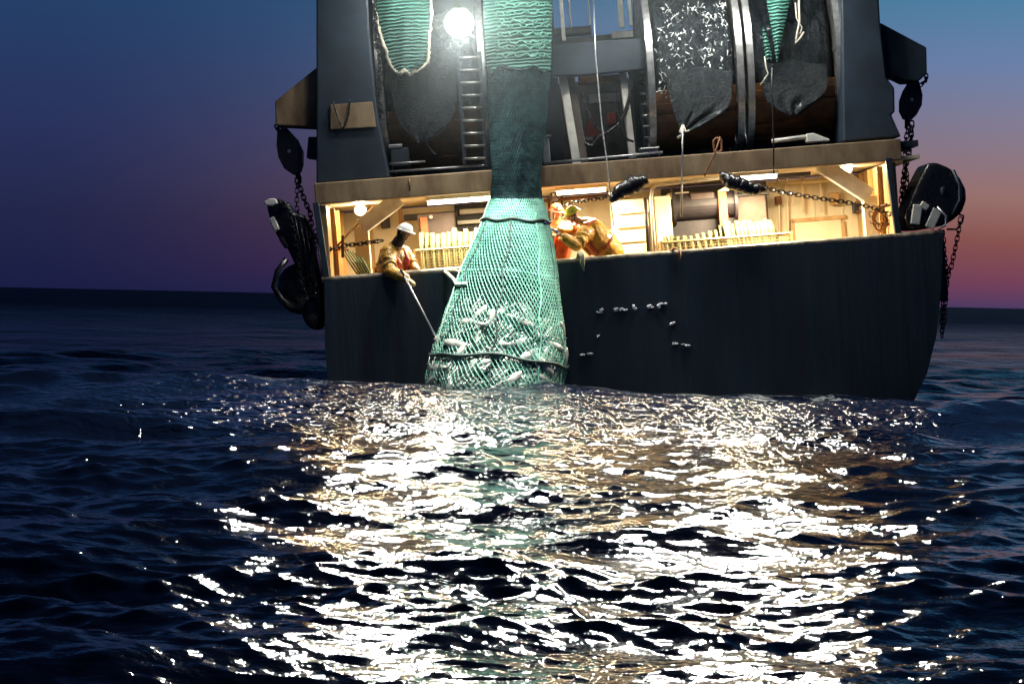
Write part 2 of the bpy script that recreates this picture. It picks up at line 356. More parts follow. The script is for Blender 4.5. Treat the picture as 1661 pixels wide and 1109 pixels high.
mb.tube([(a.x + (b.x - a.x) * i / 40, .0, a.z + (b.z - a.z) * i / 40 + .012) for i in range(41)], .055, 8)
rail = part(mb, 'rail_cap', mat('worn rail capping', (.42, .36, .26, 1), .35, metal=.3, scale=6, col2=(.10, .09, .08, 1)), smooth=True)
# pale lumps below the rail standing in for wet glints on the transom
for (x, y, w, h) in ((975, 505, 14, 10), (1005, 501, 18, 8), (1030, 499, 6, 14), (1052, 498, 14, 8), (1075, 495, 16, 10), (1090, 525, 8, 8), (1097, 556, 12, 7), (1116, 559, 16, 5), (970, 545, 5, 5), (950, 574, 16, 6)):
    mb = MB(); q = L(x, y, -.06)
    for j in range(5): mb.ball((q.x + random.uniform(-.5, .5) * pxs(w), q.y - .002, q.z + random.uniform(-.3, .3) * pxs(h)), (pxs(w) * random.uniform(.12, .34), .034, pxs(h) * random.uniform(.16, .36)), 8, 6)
    part(mb, 'hull_glint', mat('pale glint paint', (.9, .9, .95, 1), .25, metal=.3, var=.05), smooth=True)
zt = L(700, 470, 0).z
# working deck, its walls and ceiling
part(MB().box((0, 2.2, -1.0), (4.95, 2.1, .04)), 'deck_floor', DECK)
zb, zf = L(990, 280, .02), None
fz = L(990, 278, 0).z                                         # centre height of the fascia beam
fa, fb = L(510, 311, 0), L(1462, 238, 0)
part(MB().box(((fa.x + fb.x) / 2, .16, fz), ((fb.x - fa.x) / 2, .16, pxs(34) / 2)), 'fascia_beam', TAN, bevel=.015)
ceil_z = fz - pxs(17) + .03
part(MB().box((-.12, 2.2, ceil_z + .02), (4.93, 1.86, .03)), 'ceiling', CREAM)
part(MB().box((0, 2.25, fz + .10), (4.8, 1.9, .05)), 'upper_deck', STEEL)
BW = 3.6                                                      # depth of the working deck
mb = MB().box((-.12, BW + .05, (ceil_z - 1.0) / 2), (4.98, .05, (ceil_z + 1.0) / 2 - .045))
for k in range(19): mb.box((-4.5 + k * .5, BW - .012, (ceil_z - 1) / 2), (.012, .014, (ceil_z + 1) / 2 - .06))
part(mb, 'back_wall', CREAM)
lw0, lw1 = L(508, 327, 0), L(527, 455, 0); rw = L(1449, 256, 0)
for xx, nm in ((L(512, 328, 0).x + .10, 'side_wall'), (rw.x, 'side_wall')):
    mb = MB().box((xx, BW / 2 + .06, (ceil_z - 1) / 2), (.05, BW / 2 - .06, (ceil_z + 1) / 2 - .05))
    part(mb, nm, ORANGEW)
for px0, py0, px1, py1 in ((509, 328, 543, 452), (1438, 256, 1470, 378)):
    mb = MB(); a, b = L(px0 + 3, py0, .0), L(px1 - 8, py1, .0); mb.bar((a.x, .03, a.z), (b.x - .05, .03, b.z), .10, .10, up=(0, 1, 0)); part(mb, 'corner_post', STEEL, bevel=.01)
# diagonal knee brackets inside each end
for pts in (((586, 368), (648, 322)), ((1410, 318), (1330, 266))):
    a, b = L(*pts[0], .9), L(*pts[1], .9); part(MB().bar(a, b, .26, .22, up=(0, 1, 0)), 'knee_bracket', WHITE, bevel=.01)
    part(MB().bar(a, (a.x, a.y, -1.0), .24, .2, up=(0, 1, 0)), 'bracket_post', CREAM, bevel=.01)
# a raised border and panels on the back wall
def wall_panel(x0, y0, x1, y1, name, m, d=BW - .03):
    f = MB(); t = 6
    for q in ((x0, y0, x1, y0 + t), (x0, y1 - t, x1, y1), (x0, y0 + t, x0 + t, y1 - t), (x1 - t, y0 + t, x1, y1 - t)): f.pbox(*q, d - .05, d)
    fr = part(f, name, m, bevel=.006); pn = MB().pbox(x0 + t, y0 + t, x1 - t, y1 - t, d - .02, d).build('panel', CREAM, parent=fr, base=(0, 0, 0)); return fr
wall_panel(1284, 352, 1372, 420, 'wall_locker', ORANGEW)
wall_panel(600, 330, 655, 440, 'wall_locker', ORANGEW)
part(MB().pbox(655, 345, 742, 355, 3.0, 3.2), 'ceiling_duct', DARK, bevel=.02)
part(MB().pbox(770, 322, 790, 328, 3.2, 3.5).pbox(745, 338, 800, 346, 3.2, 3.5).pbox(742, 356, 800, 362, 3.2, 3.5), 'pipe_shelf', WHITE, bevel=.01)
part(MB().pbox(738, 330, 800, 372, 3.45, 3.56), 'machinery_panel', DARK)
part(MB().pbox(1232, 281, 1316, 288, 1.0, 1.2), 'ceiling_duct', DARK, bevel=.02)
# gallows towers either side of the upper deck, their outriggers and the gantry beam overhead
part(MB().prism([(513, -140), (513, 298), (632, 289), (612, 180), (600, 60), (590, -146)], .25, 1.7), 'gallows_tower', STEEL, bevel=.03)
part(MB().prism([(1362, -180), (1366, 100), (1368, 230), (1462, 222), (1446, 186), (1452, 182), (1451, 142), (1438, 126), (1428, 36), (1416, -184)], .25, 1.7), 'gallows_tower', STEEL, bevel=.03)
part(MB().prism([(513, 110), (446, 165), (447, 203), (505, 206), (513, 206)], .5, 1.1), 'outrigger', TAN, bevel=.02)
part(MB().prism([(536, 170), (604, 165), (610, 206), (536, 210)], .19, .25), 'tower_plate', TAN, bevel=.01)
part(MB().prism([(1428, 37), (1503, 77), (1504, 119), (1492, 131), (1470, 132), (1453, 124), (1432, 130)], .5, 1.1), 'outrigger', STEEL, bevel=.02)
part(MB().prism([(500, 222), (514, 222), (514, 258), (497, 256)], .5, .9), 'tower_lug', STEEL, bevel=.01)
part(MB().prism([(505, -175), (1422, -246), (1422, -206), (505, -135)], .2, 1.0), 'gantry_beam', STEEL, bevel=.03)
# structure between the towers, forward of the net drums
part(MB().prism([(894, 72), (1068, 60), (1069, 108), (1030, 114), (950, 122), (896, 124)], .9, 1.15), 'cross_beam', STEEL, bevel=.02)
part(MB().pbox(896, 44, 960, 56, 6.0, 6.4).pbox(900, 56, 1070, 68, 5.6, 6.8), 'bridge_deck', mat('grey deckhouse paint', (.16, .18, .18, 1), .5, scale=3), bevel=.02)
part(MB().pbox(992, 50, 1030, 62, 5.2, 5.5), 'locker', WHITE, bevel=.02)
for q in ((908, -40, 914, 66, 3.0), (922, -40, 925, 45, 4.0), (952, -60, 955, 40, 5.0), (1002, -40, 1010, 45, 3.0), (1018, -50, 1023, 42, 4.0), (1040, -60, 1049, 64, 2.0)):
    part(MB().pbox(q[0], q[1], q[2], q[3], q[4], q[4] + .12), 'stanchion', WHITE, bevel=.01)
for p, w in (((912, 122), (936, 268)), 14), (((1010, 118), (1026, 256)), 12):
    a, b = L(*p[0], 1.3), L(*p[1], 1.3); part(MB().bar(a, b, pxs(w), .14, up=(0, 1, 0)), 'gantry_leg', WHITE, bevel=.01)
a, b = L(925, 122, 1.45), L(948, 266, 1.45); part(MB().bar(a, b, pxs(13), .14, up=(0, 1, 0)), 'gantry_leg', mat('grey brown paint', (.16, .13, .11, 1), .5, scale=4), bevel=.01)
part(MB().pbox(938, 122, 1012, 134, 1.7, 1.9), 'brown_girder', RUST, bevel=.02)
dk = MB().pbox(900, 130, 1066, 290, 5.2, 5.3); part(dk, 'deckhouse_front', mat('deckhouse paint', (.055, .055, .06, 1), .5, scale=3, var=.5))
for q in ((975, 136, 1000, 150), (955, 152, 1006, 166)):
    part(MB().pbox(*q, 5.12, 5.2), 'deckhouse_window', GLASS if q[0] > 960 else mat('grey fitting', (.25, .26, .25, 1), .5), bevel=.01)
part(MB().pbox(1068, 60, 1090, 250, 4.4, 5.2).pbox(600, -150, 900, 290, 4.6, 4.75).pbox(1068, -180, 1380, 250, 5.0, 5.1), 'deckhouse_side', STEEL)
# pipe rail low along the upper deck edge
mb = MB(); a, b = L(632, 279, .5), L(790, 268, .5); mb.tube([a, b], .022, 8); a, b = L(632, 266, .55), L(690, 262, .55); mb.tube([a, b], .018, 8)
part(mb, 'toe_rail', BRIGHT, smooth=True)
mb = MB(); a, b = L(884, 265, .5), L(1075, 247, .5); mb.tube([a, b], .022, 8); part(mb, 'toe_rail', BRIGHT, smooth=True)
# small hooks and drips of rusty iron on the fascia
mb = MB(); a = L(664, 290, -.02); mb.tube([a, a + Vector((.0, -.03, -.08)), a + Vector((-.01, -.03, -.2))], .016, 6); part(mb, 'hook', RUST, smooth=True)

# ------------------------------------------------------------------ lamps
def floodlight(px, py, d, label, energy, cone=R(150), aim=(0, -1, -.55), blend=.3, rad=.2, k=1.0, arm=.35, squash=1.0):
    p = L(px, py, d); ax = Vector(aim).normalized()
    t = thing('floodlight', label, 'floodlight', p, 'floodlights on the gantry')
    mb = MB(); mb.lathe([(.0, .10 * k), (-.14 * k, .10 * k), (-.15 * k, .22 * k), (.06 * k, .25 * k), (.06 * k, .225 * k), (-.08 * k, .2 * k), (-.08 * k, .02)], p, ax, 24); mb.build('housing', BRIGHT, t, smooth=False)
    MB().lathe([(-.075 * k, .02 * k), (-.072 * k, .07 * k), (-.05 * k, .13 * k), (.0, .185 * k), (.05 * k, .215 * k), (.05 * k, .222 * k), (-.08 * k, .10 * k)], p, ax, 32).build('reflector', REFL, t, smooth=True)
    MB().ball(p - ax * .02 * k, .14 * k, 16, 12).build('bulb', FLOODM, t, smooth=True)
    MB().bar(p - ax * .1 * k + Vector((0, 0, .05)), p + Vector((0, arm, .28)), .06).build('bracket', STEEL, t)
    ld = bpy.data.lights.new('floodlight_lamp', 'SPOT'); ld.energy = energy; ld.color = (1, .97, .88); ld.spot_size = cone; ld.spot_blend = blend; ld.shadow_soft_size = rad
    lo = bpy.data.objects.new('floodlight_lamp', ld); sc.collection.objects.link(lo)
    wv = (MS.to_3x3() @ ax)
    lo.matrix_world = Matrix.Translation(MS @ (p + ax * (.10 + rad * .3))) @ wv.to_track_quat('-Z', 'Y').to_matrix().to_4x4() @ Matrix.Diagonal((squash, 1, 1, 1))
    lo.parent = t; lo.matrix_parent_inverse = t.matrix_world.inverted()
floodlight(745, 36, -.25, 'glaring white floodlight beside the green net flap', 1300, R(178), (.0, -1, -.35), rad=.10)
for x, y in ((655, -58), (842, -66), (1063, -40), (1132, -75), (1203, -52), (1264, -72)):
    floodlight(x, y, -.62, 'white working lamp just under the gantry beam close above the nets', 44, R(178), (0, .12, -1), rad=.12, k=.7, arm=.8)
for x, y, d in ((600, -127, -1.0), (700, -134, -1.0), (1080, -162, -1.0), (1165, -167, -1.0), (1255, -174, -1.0), (1345, -181, -1.0)):  # unseen floodlights, put in because the glitter on the water implies them
    floodlight(x, y, d, 'unseen white floodlight hanging under the gantry beam above the deck', 2300, R(130), (0, -1, -.6), blend=.5, rad=.15, k=1.1, arm=1.2)
p0 = L(815, -150, -3.0); p1 = L(808, 520, -.85); tv = (p1 - p0).normalized()  # aim of an unseen spot and arm added to light the lower net
floodlight(815, -150, -3.0, 'unseen floodlight added on an arm aft of the gantry to light the net', 7000, R(24.5), tuple(tv), blend=.25, rad=.16, arm=3.2, squash=.74)

def round_lamp(px, py, d, label):
    p = L(px, py, d); t = thing('bulkhead_lamp', label, 'lamp', p, 'round lamps in the working deck')
    MB().lathe([(.05, .13), (0, .13), (-.06, .10), (-.06, .02)], p, (0, 1, 0), 20).build('base', DARK, t)
    MB().ball(p + Vector((0, -.05, 0)), (.10, .09, .085), 16, 10).build('glass', BULBM, t, smooth=True)
    ld = bpy.data.lights.new('bulkhead_glow', 'POINT'); ld.energy = 70; ld.color = (1, .74, .42); ld.shadow_soft_size = .09
    lo = bpy.data.objects.new('bulkhead_glow', ld); sc.collection.objects.link(lo); lo.parent = t; lo.location = (0, -.2, -.02)
round_lamp(585, 341, 1.6, 'round glowing lamp high on the left end of the working deck')
round_lamp(1372, 274, 1.6, 'round glowing lamp high on the right end of the working deck')
def tube_light(x0, x1, py, d, label, energy):
    py0, py1 = (py, py) if not isinstance(py, tuple) else py
    a, b = L(x0, py0, d), L(x1, py1, d); z = ceil_z - .07; t = thing('strip_light', label, 'strip light', ((a.x + b.x) / 2, d, z), 'strip lights under the deck ceiling')
    MB().box(((a.x + b.x) / 2, d, z + .03), ((b.x - a.x) / 2, .10, .03)).build('fitting', WHITE, t)
    MB().tube([(a.x + .03, d, z - .03), (b.x - .03, d, z - .03)], .04, 10).build('tube', TUBEM, t, smooth=True)
    ld = bpy.data.lights.new('strip_glow', 'AREA'); ld.shape = 'RECTANGLE'; ld.size = b.x - a.x; ld.size_y = .16; ld.energy = energy; ld.color = (1, .79, .50)
    lo = bpy.data.objects.new('strip_glow', ld); sc.collection.objects.link(lo); lo.parent = t; lo.location = (0, 0, -.09)
tube_light(690, 800, 318, .9, 'bright strip light under the ceiling left of the hanging net', 340)
tube_light(900, 985, 305, .9, 'bright strip light above the two crewmen', 210)
tube_light(1175, 1262, 280, .7, 'bright strip light above the right wire basket', 640)

# ------------------------------------------------------------------ net drums on the upper deck
DRUMC = 1.62                                                  # height of a drum axle above the upper deck
def net_drum(xl, xr, ymid, label, guard=True, seed=0):
    a, b = L(xl, ymid, .45), L(xr, ymid, .45); dz = fz + pxs(17); zc = dz + DRUMC; d = 2.0
    c = Vector(((a.x + b.x) / 2, d, zc)); hw = (b.x - a.x) / 2
    t = thing('net_drum', label, 'net drum', (c.x, c.y, dz), 'net drums on the upper deck')
    for s in (-1, 1):
        x = c.x + s * (hw - .05)
        mb = MB().lathe([(-.035, .3), (-.035, 1.5), (-.055, 1.52), (-.055, 1.58), (.055, 1.58), (.055, 1.52), (.035, 1.5), (.035, .3)], (x, c.y, c.z), (1, 0, 0), 72)
        for k in range(10):
            an = k * math.pi / 5; mb.bar((x, c.y + .3 * math.cos(an), c.z + .3 * math.sin(an)), (x, c.y + 1.5 * math.cos(an), c.z + 1.5 * math.sin(an)), .09, .10, up=(1, 0, 0))
        mb.build('flange', BRIGHT, t)
    MB().lathe([(-hw, .16), (-hw, .3), (hw, .3), (hw, .16)], c, (1, 0, 0), 32).build('axle', BROWN, t)
    if guard:
        mb = MB(); n = 14
        V = []
        for i in range(n + 1):
            an = R(-100 - 60 * i / n)
            for x in (-hw + .12, hw - .12): V.append((c.x + x, c.y + 1.62 * math.cos(an) * .85, c.z + 1.45 * math.sin(an)))
        for i in range(n): mb.add([V[2 * i], V[2 * i + 1], V[2 * i + 3], V[2 * i + 2]], [(0, 1, 2, 3)])
        g = mb.build('guard_plate', BROWN, t); so = g.modifiers.new('thick', 'SOLIDIFY'); so.thickness = .03
    for s in (-1, 1):                                          # pedestal bearings
        MB().prism([(0, 0), (1, 0), (1, 1)], 0, .1) if False else None
        x = c.x + s * (hw + .03); MB().bar((x, c.y, dz - .02), (x, c.y, c.z + .05), .06, .30, up=(1, 0, 0)).build('pedestal', STEEL, t)
    return c, hw
def wound_net(c, hw, label, rad, seed, lumpy=.12, front=0.0):
    mb = MB(); nu, nv = 110, 60; V = []; Fc = []
    for j in range(nv + 1):
        x = -hw + 2 * hw * j / nv; e = min(1, (1 - abs(x / hw)) * 8)
        for i in range(nu):
            an = 2 * math.pi * i / nu; q = Vector((x * 2.2 + seed, math.cos(an) * 1.6, math.sin(an) * 1.6))
            r = rad * (.9 + .1 * e) + lumpy * (noise.noise(q * 1.3) + .6 * noise.noise(q * 3.1) + .4 * noise.noise(q * 8))
            V.append((c.x + x, c.y + r * math.cos(an), c.z + r * math.sin(an)))
    for j in range(nv):
        for i in range(nu): Fc.append((j * nu + i, j * nu + (i + 1) % nu, (j + 1) * nu + (i + 1) % nu, (j + 1) * nu + i))
    Fc += [tuple(range(nu - 1, -1, -1)), tuple(nv * nu + i for i in range(nu))]
    mb.add(V, Fc)
    return one(mb, 'wound_net', WOUND, label, 'wound net', 'nets wound on the drums', smooth=True)
drums = [net_drum(612, 790, 150, 'net drum with a pale rimmed flange under the green net flap'),
         net_drum(1052, 1208, 130, 'net drum holding the glittering black net, over a bare brown guard plate'),
         net_drum(1214, 1370, 120, 'net drum beside the right tower with thin green net tails hanging from it')]
for (c, hw), lab, rd, s in zip(drums, ('dark net wound behind the green net flap', 'black wet net sparkling with points of light', 'dark net wound behind the two thin green tails'), (1.22, 1.28, 1.22), (3, 17, 41)):
    wound_net(c, hw - .12, lab, rd, s, .10 if s != 17 else .15)
# pale beads and twine bits put on the black net as its glints
c, hw = drums[1]; mb = MB(); rg = random.Random(5)
for k in range(560):
    x = rg.uniform(-.8, .8) * hw; v = abs(rg.gauss(0, .55)); an = R(180) + R(70) * rg.uniform(-.1, 1) * (1 - .45 * abs(x / hw)); an = R(140) + rg.random() ** 1.4 * R(66)
    if noise.noise(Vector((x * 5, an * 5, 3))) + rg.uniform(-.3, .3) < -.02: continue
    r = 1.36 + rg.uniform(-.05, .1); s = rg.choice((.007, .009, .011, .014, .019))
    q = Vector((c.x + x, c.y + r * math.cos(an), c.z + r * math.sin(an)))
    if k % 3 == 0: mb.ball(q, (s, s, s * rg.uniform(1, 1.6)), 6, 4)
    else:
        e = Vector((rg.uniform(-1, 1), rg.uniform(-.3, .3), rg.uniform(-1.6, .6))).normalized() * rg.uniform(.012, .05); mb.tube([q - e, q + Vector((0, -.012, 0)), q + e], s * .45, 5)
o = mb.build('net_glints', mat('pale glint bead', (.85, .9, .9, 1), .2, metal=.35, var=.3, scale=20), base=c); tag(o, 'scatter of small pale beads standing in for glints on the black wound net', 'net beads'); o['kind'] = 'stuff'

def sheet(outline_rows, d_fn, name, m, label, cat, rope=True, group=None, thick=.02):
    """hanging piece of net: rows of (y, x_left, x_right) down the photo, real depth from d_fn"""
    mb = MB(); n = 14; V = []
    for (y, xl, xr) in outline_rows:
        for i in range(n + 1):
            u = i / n; x = xl + (xr - xl) * u; d = d_fn(u, y); V.append(L(x, y + 3 * math.sin(u * 9), d))
    k = len(outline_rows)
    mb.add(V, [(r * (n + 1) + i, r * (n + 1) + i + 1, (r + 1) * (n + 1) + i + 1, (r + 1) * (n + 1) + i) for r in range(k - 1) for i in range(n)])
    base = sum(V, Vector()) / len(V)
    t = thing(name, label, cat, base, group)
    o = mb.build('netting', m, t, smooth=True); so = o.modifiers.new('thick', 'SOLIDIFY'); so.thickness = thick
    ss = o.modifiers.new('sub', 'SUBSURF'); ss.levels = ss.render_levels = 2
    if rope:
        e = [V[r * (n + 1)] for r in range(k)] + [V[(k - 1) * (n + 1) + i] for i in range(1, n + 1)] + [V[r * (n + 1) + n] for r in range(k - 2, -1, -1)]
        e2 = []
        for i in range(len(e) - 1):
            for s in range(4):
                p = e[i].lerp(e[i + 1], s / 4); e2.append(p + Vector((random.uniform(-.015, .015), -.03 + random.uniform(-.02, .02), random.uniform(-.02, .02))))
        MB().tube(e2, [random.uniform(.018, .034) for _ in e2], 6).build('edge_rope', ROPE, t, smooth=True)
    return t
def stripes(name, c1, c2, sc_=60, axis='Z'):
    m = bpy.data.materials.new(name); m.use_nodes = True; t = m.node_tree; b = t.nodes['Principled BSDF']; b.inputs['Roughness'].default_value = .6
    co = NN(t, 'ShaderNodeTexCoord'); w = NN(t, 'ShaderNodeTexWave', bands_direction=axis); w.inputs['Scale'].default_value = sc_; w.inputs['Distortion'].default_value = 4; w.inputs['Detail'].default_value = 3; w.inputs['Detail Scale'].default_value = 1.2
    t.links.new(co.outputs['Object'], w.inputs[0]); o = ramp(t, [(.2, c2), (.75, c1)], w.outputs[0]); t.links.new(o, b.inputs['Base Color'])
    bn = NN(t, 'ShaderNodeBump'); bn.inputs['Distance'].default_value = .03; t.links.new(w.outputs[0], bn.inputs['Height']); t.links.new(bn.outputs[0], b.inputs['Normal']); return m
NETFLAP = stripes('bunched green netting', (.06, .21, .165, 1), (.012, .065, .055, 1), 5.5)
fl = sheet([(-60, 600, 702), (-20, 604, 702), (8, 608, 700), (40, 613, 699), (65, 620, 697), (85, 627, 696), (100, 631, 694), (112, 636, 680), (118, 644, 668)],
           lambda u, y: .36 - .16 * math.sin(u * math.pi) + .03 * math.sin(u * 17 + y * .05), 'net_flap', NETFLAP, 'green net flap edged with pale rope hanging in front of the left drum', 'net flap')
sheet([(-60, 1236, 1292), (-10, 1240, 1284), (30, 1248, 1276), (60, 1253, 1270), (80, 1256, 1266), (100, 1259, 1262)], lambda u, y: .38 - .1 * math.sin(u * math.pi), 'net_tail', NETFLAP, 'longer pointed green net tail in front of the right drum', 'net tail', rope=False, group='green net tails')
sheet([(45, 1236, 1241), (60, 1237, 1246), (80, 1239, 1251), (96, 1242, 1253)], lambda u, y: .36 - .06 * math.sin(u * math.pi), 'net_tail', NETFLAP, 'short green net tail left of the longer pointed one', 'net tail', rope=False, group='green net tails')
sheet([(110, 1080, 1190), (150, 1084, 1188), (176, 1090, 1184), (190, 1094, 1160), (202, 1100, 1140), (211, 1105, 1122)], lambda u, y: .54 + .05 * math.sin(u * 19 + y * .1), 'ragged_net', WOUND, 'ragged dark net edge trailing over the brown plate under the glittering net', 'net flap', rope=False)
sheet([(100, 1236, 1340), (130, 1236, 1345), (155, 1238, 1338), (168, 1246, 1318), (180, 1268, 1304), (186, 1278, 1296)], lambda u, y: .54 + .05 * math.sin(u * 17 + y * .13), 'ragged_net', WOUND, 'ragged dark net edge trailing over the brown plate by the right tower', 'net flap', rope=False)
sheet([(100, 628, 742), (150, 634, 742), (180, 638, 740), (205, 650, 728), (222, 668, 706), (230, 676, 694)], lambda u, y: .54 + .05 * math.sin(u * 21 + y * .12), 'ragged_net', WOUND, 'ragged dark net edge trailing below the green net flap', 'net flap', rope=False)
mb = MB(); mb.tube([L(x, y, .33) for x, y in ((1240, 92), (1243, 112), (1246, 120), (1240, 128), (1234, 139))], .012, 6)
one(mb, 'rope_end', ROPE, 'pale kinked rope end below the short green net tail', 'rope end', smooth=True)
mb = MB(); mb.tube([L(x, y, .33) for x, y in ((1297, -40), (1296, 10), (1297, 35), (1292, 60), (1290, 70), (1298, 62), (1304, 52))], .018, 6); mb.tube([L(x, y, .33) for x, y in ((1290, 5), (1292, 30), (1301, 45), (1298, 55))], .012, 6)
one(mb, 'rope_end', ROPE, 'tangled pale rope hanging right of the green net tails', 'rope end', smooth=True)
# black chain of links hanging by the left flange
mb = MB().chain([L(x, y, .3) for x, y in ((606, -30), (609, 40), (615, 85), (617, 110), (614, 135), (609, 155), (615, 170), (620, 190))], .10, .013)
one(mb, 'hanging_chain', CHAIN, 'glinting black chain hanging along the left edge of the green net flap', 'chain')
mb = MB().chain([L(x, y, .32) for x, y in ((620, 120), (616, 150), (612, 165), (618, 185), (612, 195))], .09, .012)
one(mb, 'hanging_chain', CHAIN, 'short tangled chain beside the left drum flange below the flap', 'chain')

# ------------------------------------------------------------------ the trawl net coming over the stern
SEC = [(-60, 783, 897, .30, .10), (0, 785, 895, .26, .12), (60, 788, 894, .22, .14), (110, 791, 892, .16, .16), (170, 793, 888, .06, .18), (230, 796, 882, -.08, .20), (285, 798, 877, -.26, .20), (320, 796, 879, -.36, .22),
       (345, 788, 887, -.44, .28), (370, 779, 893, -.50, .34), (400, 766, 899, -.55, .40), (440, 747, 905, -.62, .50), (480, 734, 909, -.72, .58), (520, 722, 913, -.82, .66), (560, 708, 917, -.90, .72), (590, 700, 918, -.98, .76), (620, 692, 914, -1.08, .80), (660, 690, 910, -1.2, .82), (720, 700, 900, -1.3, .70)]
def sec(y):
    y = max(SEC[0][0], min(SEC[-1][0], y))
    for a, b in zip(SEC, SEC[1:]):
        if a[0] <= y <= b[0]:
            k = (y - a[0]) / (b[0] - a[0]); return [a[i] + (b[i] - a[i]) * k for i in range(1, 5)]
def netpt(y, th, grow=0.0):
    """th = 0 at the starboard silhouette, pi/2 facing aft (the camera), pi at port"""
    w = max(0, min(1, (y - 320) / 200)); xl, xr, dc, dr = sec(y)
    xc, hw = (xl + xr) / 2, (xr - xl) / 2; ct, st = math.cos(th), math.sin(th)
    lump = 0
    if y > 480:
        q = Vector((ct * 2.2, st * 2.2, y * .012)); lump = noise.noise(q * 1.2) * .06 * min(1, (y - 480) / 60) + noise.noise(q * 2.7) * .045 * min(1, (y - 480) / 60)
    if y < 330: lump = .03 * noise.noise(Vector((ct * 3, st * 2, y * .012)))
    yy = y + w * (10 * ct - 5 * st) + 3 * w * math.sin(th * 3)
    p = L(xc + hw * ct, yy, dc - dr * st)
    c = L(xc, yy, dc); return p + (p - c).normalized() * (lump + grow)
tnet = thing('trawl_net', 'bulging green trawl net full of fish hanging over the stern into the sea', 'trawl net', L(810, 640, -.9))
def twine_net(y0, y1, rows, cols, r, name, m, th0=-.35, th1=math.pi + .35, diamond=True):
    mb = MB(); G = []
    for j in range(rows + 1):
        y = y0 + (y1 - y0) * j / rows; row = []
        for i in range(cols + 1):
            th = th0 + (th1 - th0) * (i + (.5 if (j % 2 and diamond) else 0)) / cols
            row.append(netpt(y, th, random.uniform(-.004, .004)))
        G.append(row)
    def tw(a, b):
        z = (b - a); x = z.cross(Vector((0, 1, 0)))
        if x.length < 1e-6: x = Vector((1, 0, 0))
        x = x.normalized() * r; y = Vector((0, r, 0))
        mb.add([a + x, a - x * .6 - y, a - x * .6 + y, b + x, b - x * .6 - y, b - x * .6 + y], [(0, 1, 4, 3), (1, 2, 5, 4), (2, 0, 3, 5)])
    for j in range(rows):
        for i in range(cols + 1):
            tw(G[j][i], G[j + 1][i])
            k = i - 1 if j % 2 == 0 else i + 1
            if 0 <= k <= cols: tw(G[j][i], G[j + 1][k])
    return mb.build(name, m, tnet)
random.seed(3)
twine_net(322, 445, 24, 46, .0115, 'upper_netting', TEAL)
twine_net(112, 324, 36, 40, .010, 'sleeve_netting', TEALSHADE)
twine_net(440, 715, 52, 50, .0088, 'bag_netting', TEAL)
def skin_net(y0, y1, grow, name, m, nj=40, ni=120, jag=0):
    mb = MB(); V = [netpt(y0 + (y1 + jag * noise.noise(Vector((i * .09, 7.7, 0))) + jag * .5 * noise.noise(Vector((i * .3, 1.7, 0))) - y0) * j / nj, 2 * math.pi * i / ni, grow) for j in range(nj + 1) for i in range(ni)]
    mb.add(V, [(j * ni + i, j * ni + (i + 1) % ni, (j + 1) * ni + (i + 1) % ni, (j + 1) * ni + i) for j in range(nj) for i in range(ni)])
    return mb.build(name, m, tnet, smooth=True)
skin_net(-60, 114, .012, 'upper_sleeve', NETFLAP, jag=12)
MB().tube([netpt(112 + 12 * noise.noise(Vector((i * .18, 7.7, 0))) + 2 * math.sin(i * 1.1), 2 * math.pi * i / 60, .02) for i in range(61)], [.022 + .012 * math.sin(i * 1.9) for i in range(61)], 6).build('shade_edge', TEALSHADE, tnet, smooth=True)  # edge roll put in where the sleeve's painted shade begins
skin_net(90, 340, .0, 'shaded_sleeve', TEALSHADE, jag=22)
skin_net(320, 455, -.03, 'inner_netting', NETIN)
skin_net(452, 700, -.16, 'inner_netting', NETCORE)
# wrinkled, bunched twine across the upper sleeve
mb = MB()
for k in range(8):
    y = 8 + k * 11.5 + (k % 3) * 2; th = [R(20 + 110 * i / 24) for i in range(25)]
    mb.tube([netpt(y + 3 * math.sin(i * 1.3 + k) + 2 * math.sin(i * 2.9), t, .02 + .02 * noise.noise(Vector((i * .4, k * 3.1, 0)))) for i, t in enumerate(th)], .016, 5)
mb.build('gathered_twine', mat('mid teal twine', (.10, .30, .235, 1), .6, scale=5), tnet, smooth=True)
for y, nm, m, rr in ((357, 'lifting_strop', ROPEDK, .022), (584, 'belly_strop', ROPEDK, .026)):
    MB().tube([netpt(y + 2 * math.sin(i * .7), 2 * math.pi * i / 60, .03) for i in range(61)], rr, 7).build(nm, m, tnet, smooth=True)
for th, y0, y1 in ((R(96), 350, 640), (R(52), 345, 640), (R(148), 350, 630), (R(22), 380, 640)):
    MB().tube([netpt(y0 + (y1 - y0) * i / 50, th + .03 * math.sin(i * .5), .012) for i in range(51)], .013, 6).build('seam_rope', ROPEDK if th > R(90) else TEAL, tnet, smooth=True)
MB().tube([netpt(322 + 14 * i, R(168) - .004 * i, .02) for i in range(20)], .014, 6).build('seam_rope', mat('pale teal rope', (.35, .55, .45, 1), .6), tnet, smooth=True)
